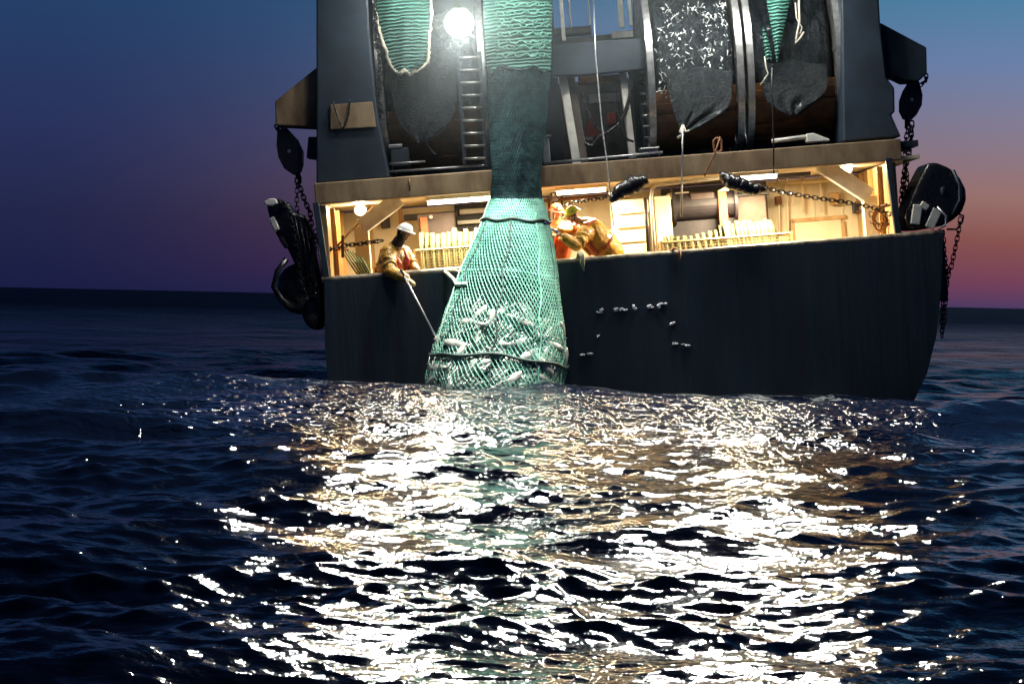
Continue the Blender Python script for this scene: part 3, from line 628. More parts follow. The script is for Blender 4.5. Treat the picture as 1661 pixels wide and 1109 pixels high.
# fish behind the mesh
def fish_mesh():
    mb = MB(); prof = [(0, .006, .008), (.03, .026, .034), (.09, .045, .062), (.17, .052, .078), (.26, .048, .074), (.35, .034, .052), (.43, .018, .026), (.47, .012, .018)]
    n = 12; V = []
    for x, w, h in prof:
        for j in range(n): a = 2 * math.pi * j / n; V.append((x - .25, w * math.cos(a), h * math.sin(a) + .006 * math.sin(x * 9)))
    k = len(prof); mb.add(V, [(i * n + j, i * n + (j + 1) % n, (i + 1) * n + (j + 1) % n, (i + 1) * n + j) for i in range(k - 1) for j in range(n)] + [tuple(range(n - 1, -1, -1)), tuple((k - 1) * n + j for j in range(n))])
    def fin(P): mb.add([(p[0], .004, p[1]) for p in P] + [(p[0], -.004, p[1]) for p in P], [tuple(range(len(P))), tuple(range(2 * len(P) - 1, len(P) - 1, -1))] + [(i, (i + 1) % len(P), len(P) + (i + 1) % len(P), len(P) + i) for i in range(len(P))])
    fin([(.21, 0), (.30, .07), (.27, .0), (.30, -.07)]); fin([(-.12, .06), (-.05, .12), (.06, .09), (.10, .05)]); fin([(-.02, -.06), (.03, -.11), (.10, -.05)])
    return mb
fm = None; rg = random.Random(21); nf = 0
for k in range(330):
    y = 503 + 150 * rg.random() ** .9; th = R(rg.uniform(2, 178))
    if y < 540 and rg.random() < .5: continue
    p = netpt(y, th, -.05 - .04 * (k % 3)); a = (netpt(y, th + .05) - netpt(y, th - .05)).normalized(); u = (netpt(y + 4, th) - netpt(y - 4, th)).normalized(); nrm = a.cross(u).normalized(); u = nrm.cross(a)
    an = rg.gauss(.5, .9); x = a * math.cos(an) + u * math.sin(an); z = nrm.cross(x)
    if fm is None:
        o = fish_mesh().build('fish', FISHM, base=(0, 0, 0), smooth=True); fm = o.data
    else: o = bpy.data.objects.new('fish', fm); sc.collection.objects.link(o)
    s = rg.uniform(.75, 1.15) * rg.choice((1, 1, -1))
    o.matrix_world = MS @ Matrix(((x.x, nrm.x, z.x, p.x), (x.y, nrm.y, z.y, p.y), (x.z, nrm.z, z.z, p.z), (0, 0, 0, 1))) @ Matrix.Scale(abs(s), 4) @ (Matrix.Rotation(math.pi, 4, 'Y') if s < 0 else Matrix.Identity(4))
    tag(o, 'silver fish pressed against the mesh inside the bulging net', 'fish', 'fish caught in the trawl net'); nf += 1
    if nf >= 190: break

# ------------------------------------------------------------------ blocks, chains and trawl doors at the quarters
def pulley_block(px, py, tilt, label, d=.75, k=1.0):
    """hanging sheave block, about 95 photo pixels long"""
    c = L(px, py, d); t = thing('pulley_block', label, 'pulley block', c, 'pulley blocks under the outriggers')
    rt = Matrix.Rotation(R(tilt), 3, 'Y')
    def P(x, z, y=0): return c + rt @ Vector((x * k, y, z * k))
    for s in (-1, 1):
        mb = MB(); pr = [(-.07, .34), (.07, .34), (.17, .12), (.19, -.06), (.13, -.24), (.06, -.34), (-.06, -.34), (-.15, -.22), (-.18, -.04), (-.15, .14)]
        m_ = len(pr); V = [P(x, z, s * .085 - .02) for x, z in pr] + [P(x, z, s * .085 + .02) for x, z in pr]
        mb.add(V, [tuple(range(m_)), tuple(range(2 * m_ - 1, m_ - 1, -1))] + [(i, (i + 1) % m_, (i + 1) % m_ + m_, i + m_) for i in range(m_)]); mb.build('cheek_plate', CHAIN, t)
    MB().lathe([(-.06, .13), (-.03, .10), (.03, .10), (.06, .13)], P(0, 0), (0, 1, 0), 20).build('sheave', BRIGHT, t)
    mb = MB().tube([P(0, .30), P(0, .40), P(.05, .46), P(0, .52), P(-.05, .46), P(0, .40)], .025, 7); mb.build('shackle', CHAIN, t, smooth=True)
    MB().tube([P(0, -.30), P(.01, -.42), P(.0, -.5)], [.05, .04, .02], 8).build('swivel', CHAIN, t, smooth=True)
    MB().tube([P(0, 0, -.12), P(0, 0, .12)], .03, 10).build('pin', BRIGHT, t)
pulley_block(470, 246, -14, 'black pulley block hanging from the left outrigger against the sky', k=1.12)
pulley_block(1477, 163, 14, 'black pulley block hanging from the right outrigger against the sky', k=.95)
def chain(pts, d, label, ln=.095, r=.011, m=CHAIN, nm='chain'):
    dd = d if isinstance(d, (list, tuple)) else [d] * len(pts)
    return one(MB().chain([L(x, y, q) for (x, y), q in zip(pts, dd)], ln, r), nm, m, label, 'chain')
chain([(447, 203), (452, 212), (460, 222)], .75, 'stub of chain joining the left outrigger to its block', .09, .016)
chain([(481, 288), (487, 305), (494, 325), (503, 345), (506, 372)], .7, 'chain running down from the left block along the deck edge', .11, .014)
chain([(481, 290), (482, 315), (481, 335), (486, 355)], .65, 'thinner chain hanging straight below the left block', .10, .010)
chain([(1503, 120), (1502, 130), (1494, 138)], .75, 'stub of chain joining the right outrigger to its block', .09, .014)
chain([(1479, 196), (1478, 225), (1474, 250), (1466, 285), (1462, 330)], .7, 'heavy doubled chain running down below the right block', .12, .016)
chain([(1474, 200), (1469, 230), (1467, 262), (1472, 290), (1466, 318)], .62, 'slacker chain hanging left of the heavy chain below the right block', .11, .012)
chain([(1558, 352), (1555, 375), (1549, 405), (1543, 432), (1538, 448), (1534, 480), (1531, 530)], .35, 'rusty chain looping down from the right otter board', .105, .011)
chain([(1531, 385), (1532, 410), (1536, 440), (1533, 470), (1529, 500), (1528, 545)], .30, 'chain hanging down the right corner of the hull', .105, .012)
# right trawl door seen edge on: a thick cambered plate with shoes and a bright bracket
def plate_thing(name, label, outline, d0, d1, m, bulge=.0):
    c = sum((L(x, y, d0) for x, y in outline), Vector()) / len(outline)
    t = thing(name, label, 'otter board', c, 'otter boards hung at the quarters'); mb = MB().prism(outline, d0, d1); o = mb.build('plate', m, t); soft(o, .035, 14 if bulge > .08 else 7, .6); return t
td = plate_thing('otter_board', 'rounded black otter board tilted over the right rail with a shiny bracket', [(1505, 264), (1520, 263), (1542, 272), (1558, 287), (1568, 306), (1569, 325), (1562, 344), (1549, 356), (1532, 366), (1500, 372), (1474, 373), (1466, 352), (1478, 318), (1494, 284)], .05, .95, RUBBER, .10)
MB().tube([L(1546, 276, .0), L(1557, 300, -.02), L(1557, 325, -.02), L(1546, 348, .0)], .03, 8).build('edge_shoe', STEEL, td, smooth=True)
for pts, w in ((((1489, 332), (1484, 364)), 15), (((1521, 340), (1507, 370)), 15), (((1494, 330), (1505, 338)), 10)):
    a, b = L(*pts[0], .0), L(*pts[1], .0); MB().bar(a, b, pxs(w), .06, up=(0, 1, 0)).build('bracket', WHITE, td, bevel=.012)  # bracket painted white for the deck light that falls on it
MB().tube([L(1520, 335, -.02), L(1535, 350, -.06), L(1534, 365, -.06), L(1522, 372, -.02)], .02, 7).build('towing_eye', BRIGHT, td, smooth=True)
MB().ball(L(1530, 310, .05), (.05, .02, .07), 12, 8).build('boss', STEEL, td, smooth=True)
mb = MB().tube([L(1536, 372, .1), L(1552, 372, .1), L(1561, 360, .1), L(1563, 350, .1), L(1556, 348, .1)], .018, 7); mb.build('shackle', CHAIN, td, smooth=True)
td = plate_thing('otter_board', 'dark otter board lashed outside the left quarter with a pale shoe', [(431, 330), (450, 322), (468, 328), (478, 346), (494, 348), (505, 372), (512, 418), (520, 455), (500, 452), (478, 430), (466, 404), (448, 382), (436, 352)], .15, .6, RUBBER, .06)
MB().ball(L(487, 468, .45), (.40, .34, .42), 20, 14).ball(L(512, 500, .4), (.24, .3, .36), 16, 12).build('fender', RUBBER, td, smooth=True)
MB().prism([(428, 327), (436, 322), (447, 322), (450, 330), (440, 334), (430, 333)], .02, .3).build('shoe', WHITE, td, bevel=.02)
MB().prism([(455, 325), (464, 326), (466, 338), (456, 338)], .02, .3).build('shoe', CHAIN, td, bevel=.02)
MB().bar(L(440, 353, .12), L(450, 374, .12), .10, .08, up=(0, 1, 0)).build('edge_shoe', WHITE, td, bevel=.02)  # white bar put in for the shiny highlight on the board's edge
MB().bar(L(455, 385, .12), L(466, 402, .12), .08, .08, up=(0, 1, 0)).build('edge_shoe', CHAIN, td, bevel=.02)
MB().tube([L(465, 420, .1), L(450, 440, .05), L(444, 465, .05), L(456, 486, .05), L(480, 502, .1)], .05, 8).build('bumper', RUBBER, td, smooth=True)
MB().chain([L(x, y, .08) for x, y in ((470, 345), (478, 380), (484, 415), (486, 450), (498, 480))], .11, .014).build('lashing_chain', CHAIN, td)
MB().chain([L(x, y, .06) for x, y in ((512, 372), (510, 410), (505, 440), (515, 470), (520, 520))], .10, .013).build('lashing_chain', CHAIN, td)
for i in range(5): MB().tube([L(478 + i * 9, 352 + i * 8, .12), L(488 + i * 9, 400 + i * 14, .1), L(492 + i * 9, 450 + i * 14, .12)], .016, 6).build('lashing', CHAIN, td, smooth=True)

# ------------------------------------------------------------------ chains, wires and dark sleeves strung across the deck opening
chain([(1452, 352), (1435, 344), (1420, 338), (1390, 331), (1350, 325), (1310, 319), (1270, 312), (1236, 304)], [.3, .3, .2, .2, .15, .1, .05, .0], 'dark chain slung across the right of the lit deck opening', .10, .011)
chain([(1452, 354), (1440, 362), (1428, 365), (1416, 360), (1412, 345)], .5, 'loop of rusty chain hung on the right side wall', .10, .012, RUST)
chain([(528, 405), (545, 403), (560, 398), (580, 396), (600, 393), (622, 390)], .25, 'chain stretched from the left corner to behind the bent crewman', .10, .013)
chain([(996, 318), (985, 319), (972, 322), (955, 324), (942, 327), (925, 330), (905, 338)], [-.1, 0, .1, .2, .3, .5, .6], 'chain running from the dark sleeve toward the lime helmet', .10, .011)
def sleeve(pts, rads, d, label):
    n = 8 * (len(pts) - 1); P = []; rs = []
    for i in range(n + 1):
        k = min(int(i / 8), len(pts) - 2); f = i / 8 - k; x = pts[k][0] + (pts[k + 1][0] - pts[k][0]) * f; y = pts[k][1] + (pts[k + 1][1] - pts[k][1]) * f
        P.append(L(x, y, d) + Vector((0, random.uniform(-.01, .01), random.uniform(-.012, .012)))); rs.append((rads[k] + (rads[k + 1] - rads[k]) * f) * random.uniform(.93, 1.07))
    one(MB().tube(P, rs, 14), 'rubber_sleeve', RUBBER, label, 'rubber sleeve', 'dark rubber sleeves across the stern', smooth=True)
sleeve([(990, 326), (1004, 312), (1030, 298), (1050, 291)], [.05, .12, .15, .07], -.2, 'fat dark rubber sleeve above the stacked drawers')
sleeve([(1168, 283), (1182, 292), (1205, 302), (1228, 308), (1240, 306)], [.05, .12, .12, .09, .04], -.2, 'dark rubber sleeve at the end of the slung chain')
def wire(pts, d, label, r=.012, m=BRIGHT):
    dd = d if isinstance(d, (list, tuple)) else [d] * len(pts)
    one(MB().tube([L(x, y, q) for (x, y), q in zip(pts, dd)], r, 6), 'wire', m, label, 'wire', smooth=True)
wire([(961, -40), (966, 90), (976, 200), (985, 265), (990, 320), (996, 368)], [.3, .25, .1, -.1, -.2, -.1], 'thin wire falling past the dark cross beam to the stacked drawers')
wire([(1107, 208), (1107, 250), (1106, 300), (1105, 352)], -.12, 'grey wire hanging from the black net to the right basket', .013)
wire([(1252, 110), (1252, 150), (1255, 230), (1255, 283)], -.12, 'dark wire hanging from the right drum to the deck ceiling', .013, CHAIN)
wire([(1168, 222), (1160, 248), (1150, 268), (1143, 286)], -.10, 'rusty wire dropping from the brown guard plate over the fascia', .014, RUST)
mb = MB(); q = L(1163, 240, .2); mb.link(L(1164, 236, .1), Vector((0, 0, 1)), Vector((1, 0, 0)), .22, .13, .025); one(mb, 'shackle', RUST, 'rusty shackle on the upper deck edge under the brown guard plate', 'shackle')
mb = MB()
mb.tube([L(1108, 203, .3), L(1103, 214, .25), L(1108, 218, .22), L(1099, 224, .25)], .025, 6); mb.tube([L(1108, 203, .3), L(1112, 214, .25), L(1118, 212, .22)], .02, 6)
one(mb, 'rope_knot', ROPE, 'small pale rope knot at the foot of the black sparkling net', 'rope knot', smooth=True)
# white boom and box lying at the foot of the right drum
t = thing('lashed_boom', 'white tapered boom with a box end lying at the foot of the right drum', 'boom', L(1300, 226, .1))
MB().tube([L(1252, 229, .1), L(1308, 222, .1)], .035, 10).build('pole', WHITE, t, smooth=True)
MB().prism([(1308, 217), (1320, 216), (1346, 226), (1346, 229), (1309, 231)], .02, .22).build('end_fitting', WHITE, t, bevel=.015)

# ------------------------------------------------------------------ ladders and gear between the drums
def ladder(x0, x1, y0, y1, lean, d, label, rungs):
    t = thing('steel_ladder', label, 'ladder', L((x0 + x1) / 2 + lean, y1, d), 'ladders on the upper deck')
    for x in (x0, x1): MB().bar(L(x, y0, d), L(x + lean, y1, d), .06, .08, up=(0, 1, 0)).build('rail', STEEL, t)
    for k in range(rungs):
        f = (k + .5) / rungs; y = y0 + (y1 - y0) * f; MB().tube([L(x0 + lean * f, y, d - .05), L(x1 + lean * f, y - 1, d - .05)], .024, 8).build('rung', BRIGHT, t, smooth=True)
ladder(744, 778, 84, 268, 10, .42, 'steel ladder with bright rungs left of the hanging green net', 9)
ladder(1034, 1052, 108, 250, 14, 1.5, 'narrow steel ladder beside the drum of the black net', 8)
t = thing('deck_crane', 'red deck machinery behind the white legs amid black hoses', 'deck machinery', L(970, 225, 3.0))
MB().prism([(950, 224), (956, 182), (966, 196), (968, 210), (980, 212), (980, 224)], 2.9, 3.5).build('body', REDP, t, bevel=.02)
MB().prism([(985, 184), (1000, 180), (1000, 200), (986, 204)], 3.0, 3.4).build('arm', REDP, t, bevel=.02)
MB().pbox(946, 222, 962, 228, 2.8, 3.0).build('foot', WHITE, t, bevel=.01)
MB().pbox(955, 232, 1004, 262, 3.0, 3.6).build('base', DARK, t, bevel=.02)
def hose(pts, d, label, r=.03):
    P = [L(x, y, d) for x, y in pts]; Q = []
    for i in range(len(P) - 1):
        p0, p1, p2, p3 = P[max(i - 1, 0)], P[i], P[i + 1], P[min(i + 2, len(P) - 1)]
        for s in range(6):
            f = s / 6; Q.append(.5 * ((2 * p1) + (p2 - p0) * f + (2 * p0 - 5 * p1 + 4 * p2 - p3) * f * f + (3 * p1 - p0 - 3 * p2 + p3) * f ** 3))
    one(MB().tube(Q + [P[-1]], r, 8), 'hydraulic_hose', RUBBER, label, 'hose', 'hydraulic hoses between the legs', smooth=True)
hose([(1020, 112), (1024, 140), (1018, 170), (1008, 195), (990, 212), (972, 222), (960, 236), (948, 232)], 1.1, 'thick black hose looping from the right white leg down to the red machinery')
hose([(944, 150), (952, 180), (966, 205), (982, 222), (984, 250)], 1.15, 'black hose hanging in front of the red machinery', .024)
hose([(1002, 150), (998, 170), (1006, 200), (1012, 222), (1028, 230)], 1.05, 'black hose hugging the right white leg', .022)
for i, (x0, y0, x1, y1) in enumerate(((880, 222, 892, 264), (1040, 242, 1068, 248))):
    t = thing('deck_fitting', ('grey steel bollard at the right edge of the hanging dark sleeve', 'bright steel step below the narrow ladder')[i], 'deck fitting', L((x0 + x1) / 2, y1, .9))
    MB().pbox(x0, y0, x1, y1, .9, 1.2).build('body', BRIGHT, t, bevel=.02); MB().pbox(x0 - 2, y0 - 3, x1 + 2, y0, .85, 1.25).build('cap', BRIGHT, t, bevel=.01)
# left drum motor box and cables
t = thing('drum_motor', 'dark drum motor box on the upper deck below the brown plate', 'motor', L(650, 265, .6))
MB().pbox(634, 240, 664, 270, .62, 1.1).build('casing', STEEL, t, bevel=.02); MB().pbox(630, 234, 652, 240, .6, .9).build('bracket', BRIGHT, t, bevel=.01)
hose([(683, 205), (690, 228), (700, 245), (706, 250)], .34, 'slack dark cable below the left drum', .018)
hose([(540, 165), (548, 190), (556, 208), (564, 190), (568, 162)], .14, 'looped dark cable on the tan plate of the left tower', .016)

# ------------------------------------------------------------------ gear on the working deck
def wire_basket(x0, x1, ytop, ybot, d, label, slope=0.0, dep=.55):
    z1 = -.995; a, b = L(x0, ytop, d), L(x1, ytop, d); zt_ = (a.z + b.z) / 2
    t = thing('wire_basket', label, 'wire basket', ((a.x + b.x) / 2, d + dep / 2, z1), 'wire baskets on the working deck')
    w = b.x - a.x; nv = int(w / .042); nh = int((zt_ - z1) / .045); mb = MB()
    for k in range(nv + 1):
        x = a.x + w * k / nv
        for q in (d, d + dep): mb.bar((x, q, z1), (x, q, zt_), .013)
    for k in range(nh + 1):
        z = z1 + (zt_ - z1) * k / nh
        for q in (d, d + dep): mb.bar((a.x, q - .005, z), (b.x, q - .005, z), .013)
        for x in (a.x, b.x): mb.bar((x, d, z), (x, d + dep, z), .013)
    mb.build('mesh_panel', BASKET, t)
    MB().tube([(a.x, d, zt_), (b.x, d, zt_), (b.x, d + dep, zt_), (a.x, d + dep, zt_), (a.x, d, zt_)], .022, 8).build('top_rim', BASKET, t)
    for x in (a.x, b.x):
        for q in (d, d + dep): MB().bar((x, q, -1.0), (x, q, zt_ + .03), .04).build('corner_post', BASKET, t)
    MB().box(((a.x + b.x) / 2, d + dep / 2, -.9), (w / 2, dep / 2 - .02, .02)).build('bottom', BASKET, t)
    return a.x, b.x, zt_
SL = None
def slats(x0, x1, d, zbot, ztop, n, lean, label, group, hvar=.04, mt=None):
    for k in range(n):
        x = x0 + (x1 - x0) * (k + .5) / n; h = (ztop - zbot) + random.uniform(-hvar, hvar); c = Vector((x, d + random.uniform(-.05, .05), zbot))
        mb = MB(); V = []; yw = R(random.uniform(18, 34)); e = Vector((math.cos(yw) * .5, math.sin(yw), 0)); g = Vector((1, -.3, 0)).normalized()
        for i in range(8):
            f = i / 7; w = .13 * (1 if f < .8 else math.sqrt(max(.12, 1 - ((f - .8) / .22) ** 2))); q = c + Vector((lean * f + .04 * math.sin(f * 3), .03 * f, h * f))
            V += [q - e * w - g * .012, q + e * w - g * .012, q + e * w + g * .012, q - e * w + g * .012]
        mb.add(V, [(i * 4 + j, i * 4 + (j + 1) % 4, (i + 1) * 4 + (j + 1) % 4, (i + 1) * 4 + j) for i in range(7) for j in range(4)] + [(3, 2, 1, 0), (28, 29, 30, 31)])
        one(mb, 'plastic_slat', mt or SLAT, label, 'slat', group, smooth=True)
a, b, z = wire_basket(1072, 1284, 386, 405, .9, 'long wire basket right of the drawers filled with leaning pale slats')
slats(a + .25, b - .95, 1.18, -.85, z + .12, 9, -.22, 'pale slat leaning in the left half of the long basket', 'pale slats leaning in the long basket')
slats(a + 1.15, b - .12, 1.15, -.85, z + .26, 13, -.16, 'taller pale slat leaning in the right half of the long basket', 'taller pale slats in the long basket')
a, b, z = wire_basket(672, 800, 402, 436, 1.0, 'smaller wire basket behind the bent crewman left of the net')
slats(a + .05, b - .05, 1.25, -.85, z + .3, 13, .02, 'yellowed upright slat in the smaller basket behind the bent crewman', 'upright slats in the smaller basket', .07)
# tall rack frame round the right gear
t = thing('pipe_frame', 'white pipe frame standing round the dark winch behind the long basket', 'pipe frame', L(1060, 405, 1.0))
MB().tube([L(1062, 410, 1.0), L(1056, 322, 1.0), L(1058, 306, 1.0), L(1068, 300, 1.0), L(1168, 289, 1.0)], .03, 10).build('front_pipe', WHITE, t, smooth=True)
MB().tube([L(1052, 408, .85), L(1046, 320, .85)], .03, 10).build('side_pipe', DARK, t, smooth=True)
MB().pbox(1064, 318, 1090, 400, 1.5, 1.6).build('end_board', CREAM, t, bevel=.01)
t = thing('gear_winch', 'dark deck winch with a round drum behind the long basket', 'winch', L(1140, 360, 2.0))
c = L(1142, 332, 2.0); MB().lathe([(-.55, .05), (-.55, .33), (-.5, .33), (-.5, .24), (.5, .24), (.5, .33), (.55, .33), (.55, .05)], c, (1, 0, 0), 28).build('drum', DARK, t)
MB().pbox(1085, 345, 1200, 440, 2.0, 2.6).build('base', DARK, t, bevel=.03); MB().pbox(1084, 312, 1118, 322, 1.9, 2.3).build('cover', CREAM, t, bevel=.01)
MB().pbox(1120, 312, 1160, 340, 1.78, 1.84).build('brake_cover', mat('dark brown casing', (.07, .04, .03, 1), .5, scale=5), t, bevel=.02)
t = thing('painted_post', 'orange post standing between the winch and the brown locker box', 'post', L(1175, 345, 1.7))
MB().pbox(1168, 308, 1182, 420, 1.7, 1.85).build('shaft', ORPOST, t, bevel=.01); MB().prism([(1164, 310), (1176, 303), (1184, 306), (1182, 310)], 1.66, 1.9).build('cap', CREAM, t)
t = thing('storage_box', 'plain brown box above the leaning slats', 'box', L(1216, 345, 2.0)); MB().pbox(1186, 317, 1246, 440, 2.2, 2.8).build('body', mat('brown box paint', (.16, .10, .07, 1), .5, scale=4), t, bevel=.02); MB().pbox(1184, 313, 1248, 318, 2.15, 2.85).build('lid', DARK, t, bevel=.01)
t = thing('painted_post', 'reddish post beside the dark panel behind the bent crewman', 'post', L(692, 385, 2.2)); MB().pbox(686, 352, 698, 480, 2.2, 2.35).build('shaft', ORPOST, t, bevel=.01); MB().ball(L(699, 352, 2.15), .035, 8, 6).build('knob', WHITE, t, smooth=True)
t = thing('machine_cabinet', 'grey brown machine cabinet behind the smaller basket', 'cabinet', L(715, 385, 2.4)); MB().pbox(682, 345, 742, 480, 2.4, 3.0).build('body', mat('grey brown casing', (.12, .085, .075, 1), .5, scale=4), t, bevel=.02); MB().pbox(684, 388, 738, 391, 2.36, 2.4).build('trim', DARK, t)
mb = None
t = thing('drawer_cabinet', 'cream stack of wide drawers right of the stooping crewman', 'drawer cabinet', L(1028, 405, 1.2))
MB().pbox(998, 324, 1054, 500, 1.32, 1.9).build('body', CREAM, t, bevel=.01)
for y in (326, 349, 373, 396, 420): MB().pbox(1000, y, 1052, y + 20, 1.27, 1.32).build('drawer', CREAM, t, bevel=.012)
t = thing('control_box', 'dark control box on the wall left of the lime helmet', 'box', L(903, 320, 1.5)); MB().pbox(893, 312, 905, 326, 1.5, 1.7).build('body', DARK, t, bevel=.01); MB().pbox(896, 314, 899, 318, 1.47, 1.5).build('button', WHITE, t)
mb = MB()
for k in range(5): mb.tube([L(640 + k * 2, 442 - k, .2), L(644, 420, .25 + k * .02), L(648 + k, 445, .2)], .015, 6)
# pole lashed across the left corner
t = thing('wall_pole', 'thin brown pole leaning diagonally across the left end wall', 'pole', L(560, 400, .6)); MB().tube([L(548, 398, .5), L(606, 335, 1.2)], .018, 8).build('shaft', mat('wood', (.25, .13, .05, 1), .6, scale=20), t, smooth=True); MB().bar(L(556, 382, .45), L(556, 418, .45), .05).build('clamp', RUST, t)

# rope lashings over the rail
one(MB().tube([netpt(466, R(140), .03), L(741, 462, -.9), L(735, 452, -.6), L(727, 445, -.25), L(722, 441, -.06), L(716, 440, .1)], .030, 8), 'lashing_rope', mat('pale green rope', (.42, .55, .46, 1), .7, scale=50), 'pale rope tied over the rail to the left flank of the net', 'rope', smooth=True)
one(MB().tube([L(722, 438, -.03), L(740, 439, -.2), netpt(446, R(160), .02)], .018, 8), 'lashing_rope', ROPE, 'thin pale line from the rail to the net edge above the thicker rope', 'rope', smooth=True)
mb = MB(); q = L(941, 416, -.05)
for k in range(5): mb.tube([q + Vector((-.06 + k * .02, .06, -.04)), q + Vector((-.03 + k * .015, -.03, .07)), q + Vector((.02 + k * .01, -.07, .0)), q + Vector((.0 + k * .01, -.06, -.12 - .03 * k))], .016, 6)
one(mb, 'rope_turns', ROPE, 'pale rope turns knotted on the rail in front of the stooping crewman', 'rope knot', smooth=True)
mb = MB(); q = L(1098, 407, -.05)
for k in range(3): mb.tube([q + Vector((-.1 + k * .03, .06, .02)), q + Vector((-.04, -.05, .05)), q + Vector((.05, -.06, .0)), q + Vector((.03, -.07, -.10 - .05 * k))], .014, 6)
one(mb, 'rope_turns', mat('rust stained rope', (.35, .20, .12, 1), .7, scale=40), 'rust stained rope turns on the rail below the long basket', 'rope knot', smooth=True)

# ------------------------------------------------------------------ the crew
def seg(mb, a, b, ra, rb, n=12):
    a, b = Vector(a), Vector(b); mb.tube([a.lerp(b, i / 6) for i in range(7)], [ra + (rb - ra) * i / 6 + .06 * max(ra, rb) * math.sin(math.pi * i / 6) for i in range(7)], n); mb.ball(a, ra, n, 8); mb.ball(b, rb, n, 8)
def hand(mb, w, dirv, palm, side=1, curl=.9, k=1.0):
    """palm and five fingers closing towards `palm`; w wrist, dirv along the hand"""
    x = Vector(dirv).normalized(); z = Vector(palm) - x * Vector(palm).dot(x); z.normalize(); y = z.cross(x)
    rot = Matrix((x, y, z)).transposed(); mb.ball(w + x * .045 * k, (.055 * k, .042 * k, .020 * k), 12, 8, rot)
    for i, ln in enumerate((.075, .085, .08, .062)):
        r0 = w + x * .088 * k + y * (-.030 + .02 * i) * k; p = [r0 - x * .02 * k, r0]; an = 0
        for s, fr in enumerate((.45, .32, .23)):
            an += curl * (.55 + .12 * i) * (1, 1, .8)[s]; p.append(p[-1] + (x * math.cos(an) + z * math.sin(an)) * ln * fr * k)
        mb.tube(p, [.011 * k, .0105 * k, .010 * k, .009 * k, .007 * k], 8)
    b = w + x * .02 * k - y * .035 * side * k
    mb.tube([b, b - y * .025 * side * k + x * .025 * k, b - y * .02 * side * k + x * .05 * k + z * .025 * k, b - y * .005 * side * k + x * .06 * k + z * .045 * k], [.014 * k, .013 * k, .011 * k, .008 * k], 8)
def head(mb, c, f, u):
    """c centre of the skull, f face direction, u crown direction"""
    f = Vector(f).normalized(); u = (Vector(u) - f * Vector(u).dot(f)).normalized(); r = f.cross(u); M = Matrix((r, f, u)).transposed()
    P = lambda x, y, z: c + M @ Vector((x, y, z))
    mb.ball(P(0, -.012, .02), (.076, .096, .10), 18, 14, M); mb.ball(P(0, .022, -.055), (.056, .066, .068), 14, 10, M); mb.ball(P(0, .058, -.098), (.026, .026, .02), 10, 8, M)
    mb.tube([P(0, .088, .018), P(0, .108, -.014), P(0, .112, -.026)], [.009, .014, .016], 8)
    for s in (-1, 1):
        mb.ball(P(s * .017, .098, -.03), .010, 8, 6); mb.ball(P(s * .079, -.005, -.012), (.012, .024, .034), 10, 8, M); mb.tube([P(s * .012, .09, .032), P(s * .035, .086, .036), P(s * .055, .066, .030)], .009, 6)
        mb.ball(P(s * .042, .062, -.03), (.022, .022, .02), 10, 8, M)
    mb.tube([P(-.024, .076, -.062), P(0, .087, -.060), P(.024, .076, -.062)], .0075, 6); mb.tube([P(-.02, .076, -.072), P(0, .085, -.073), P(.02, .076, -.072)], .008, 6)
    return P, M
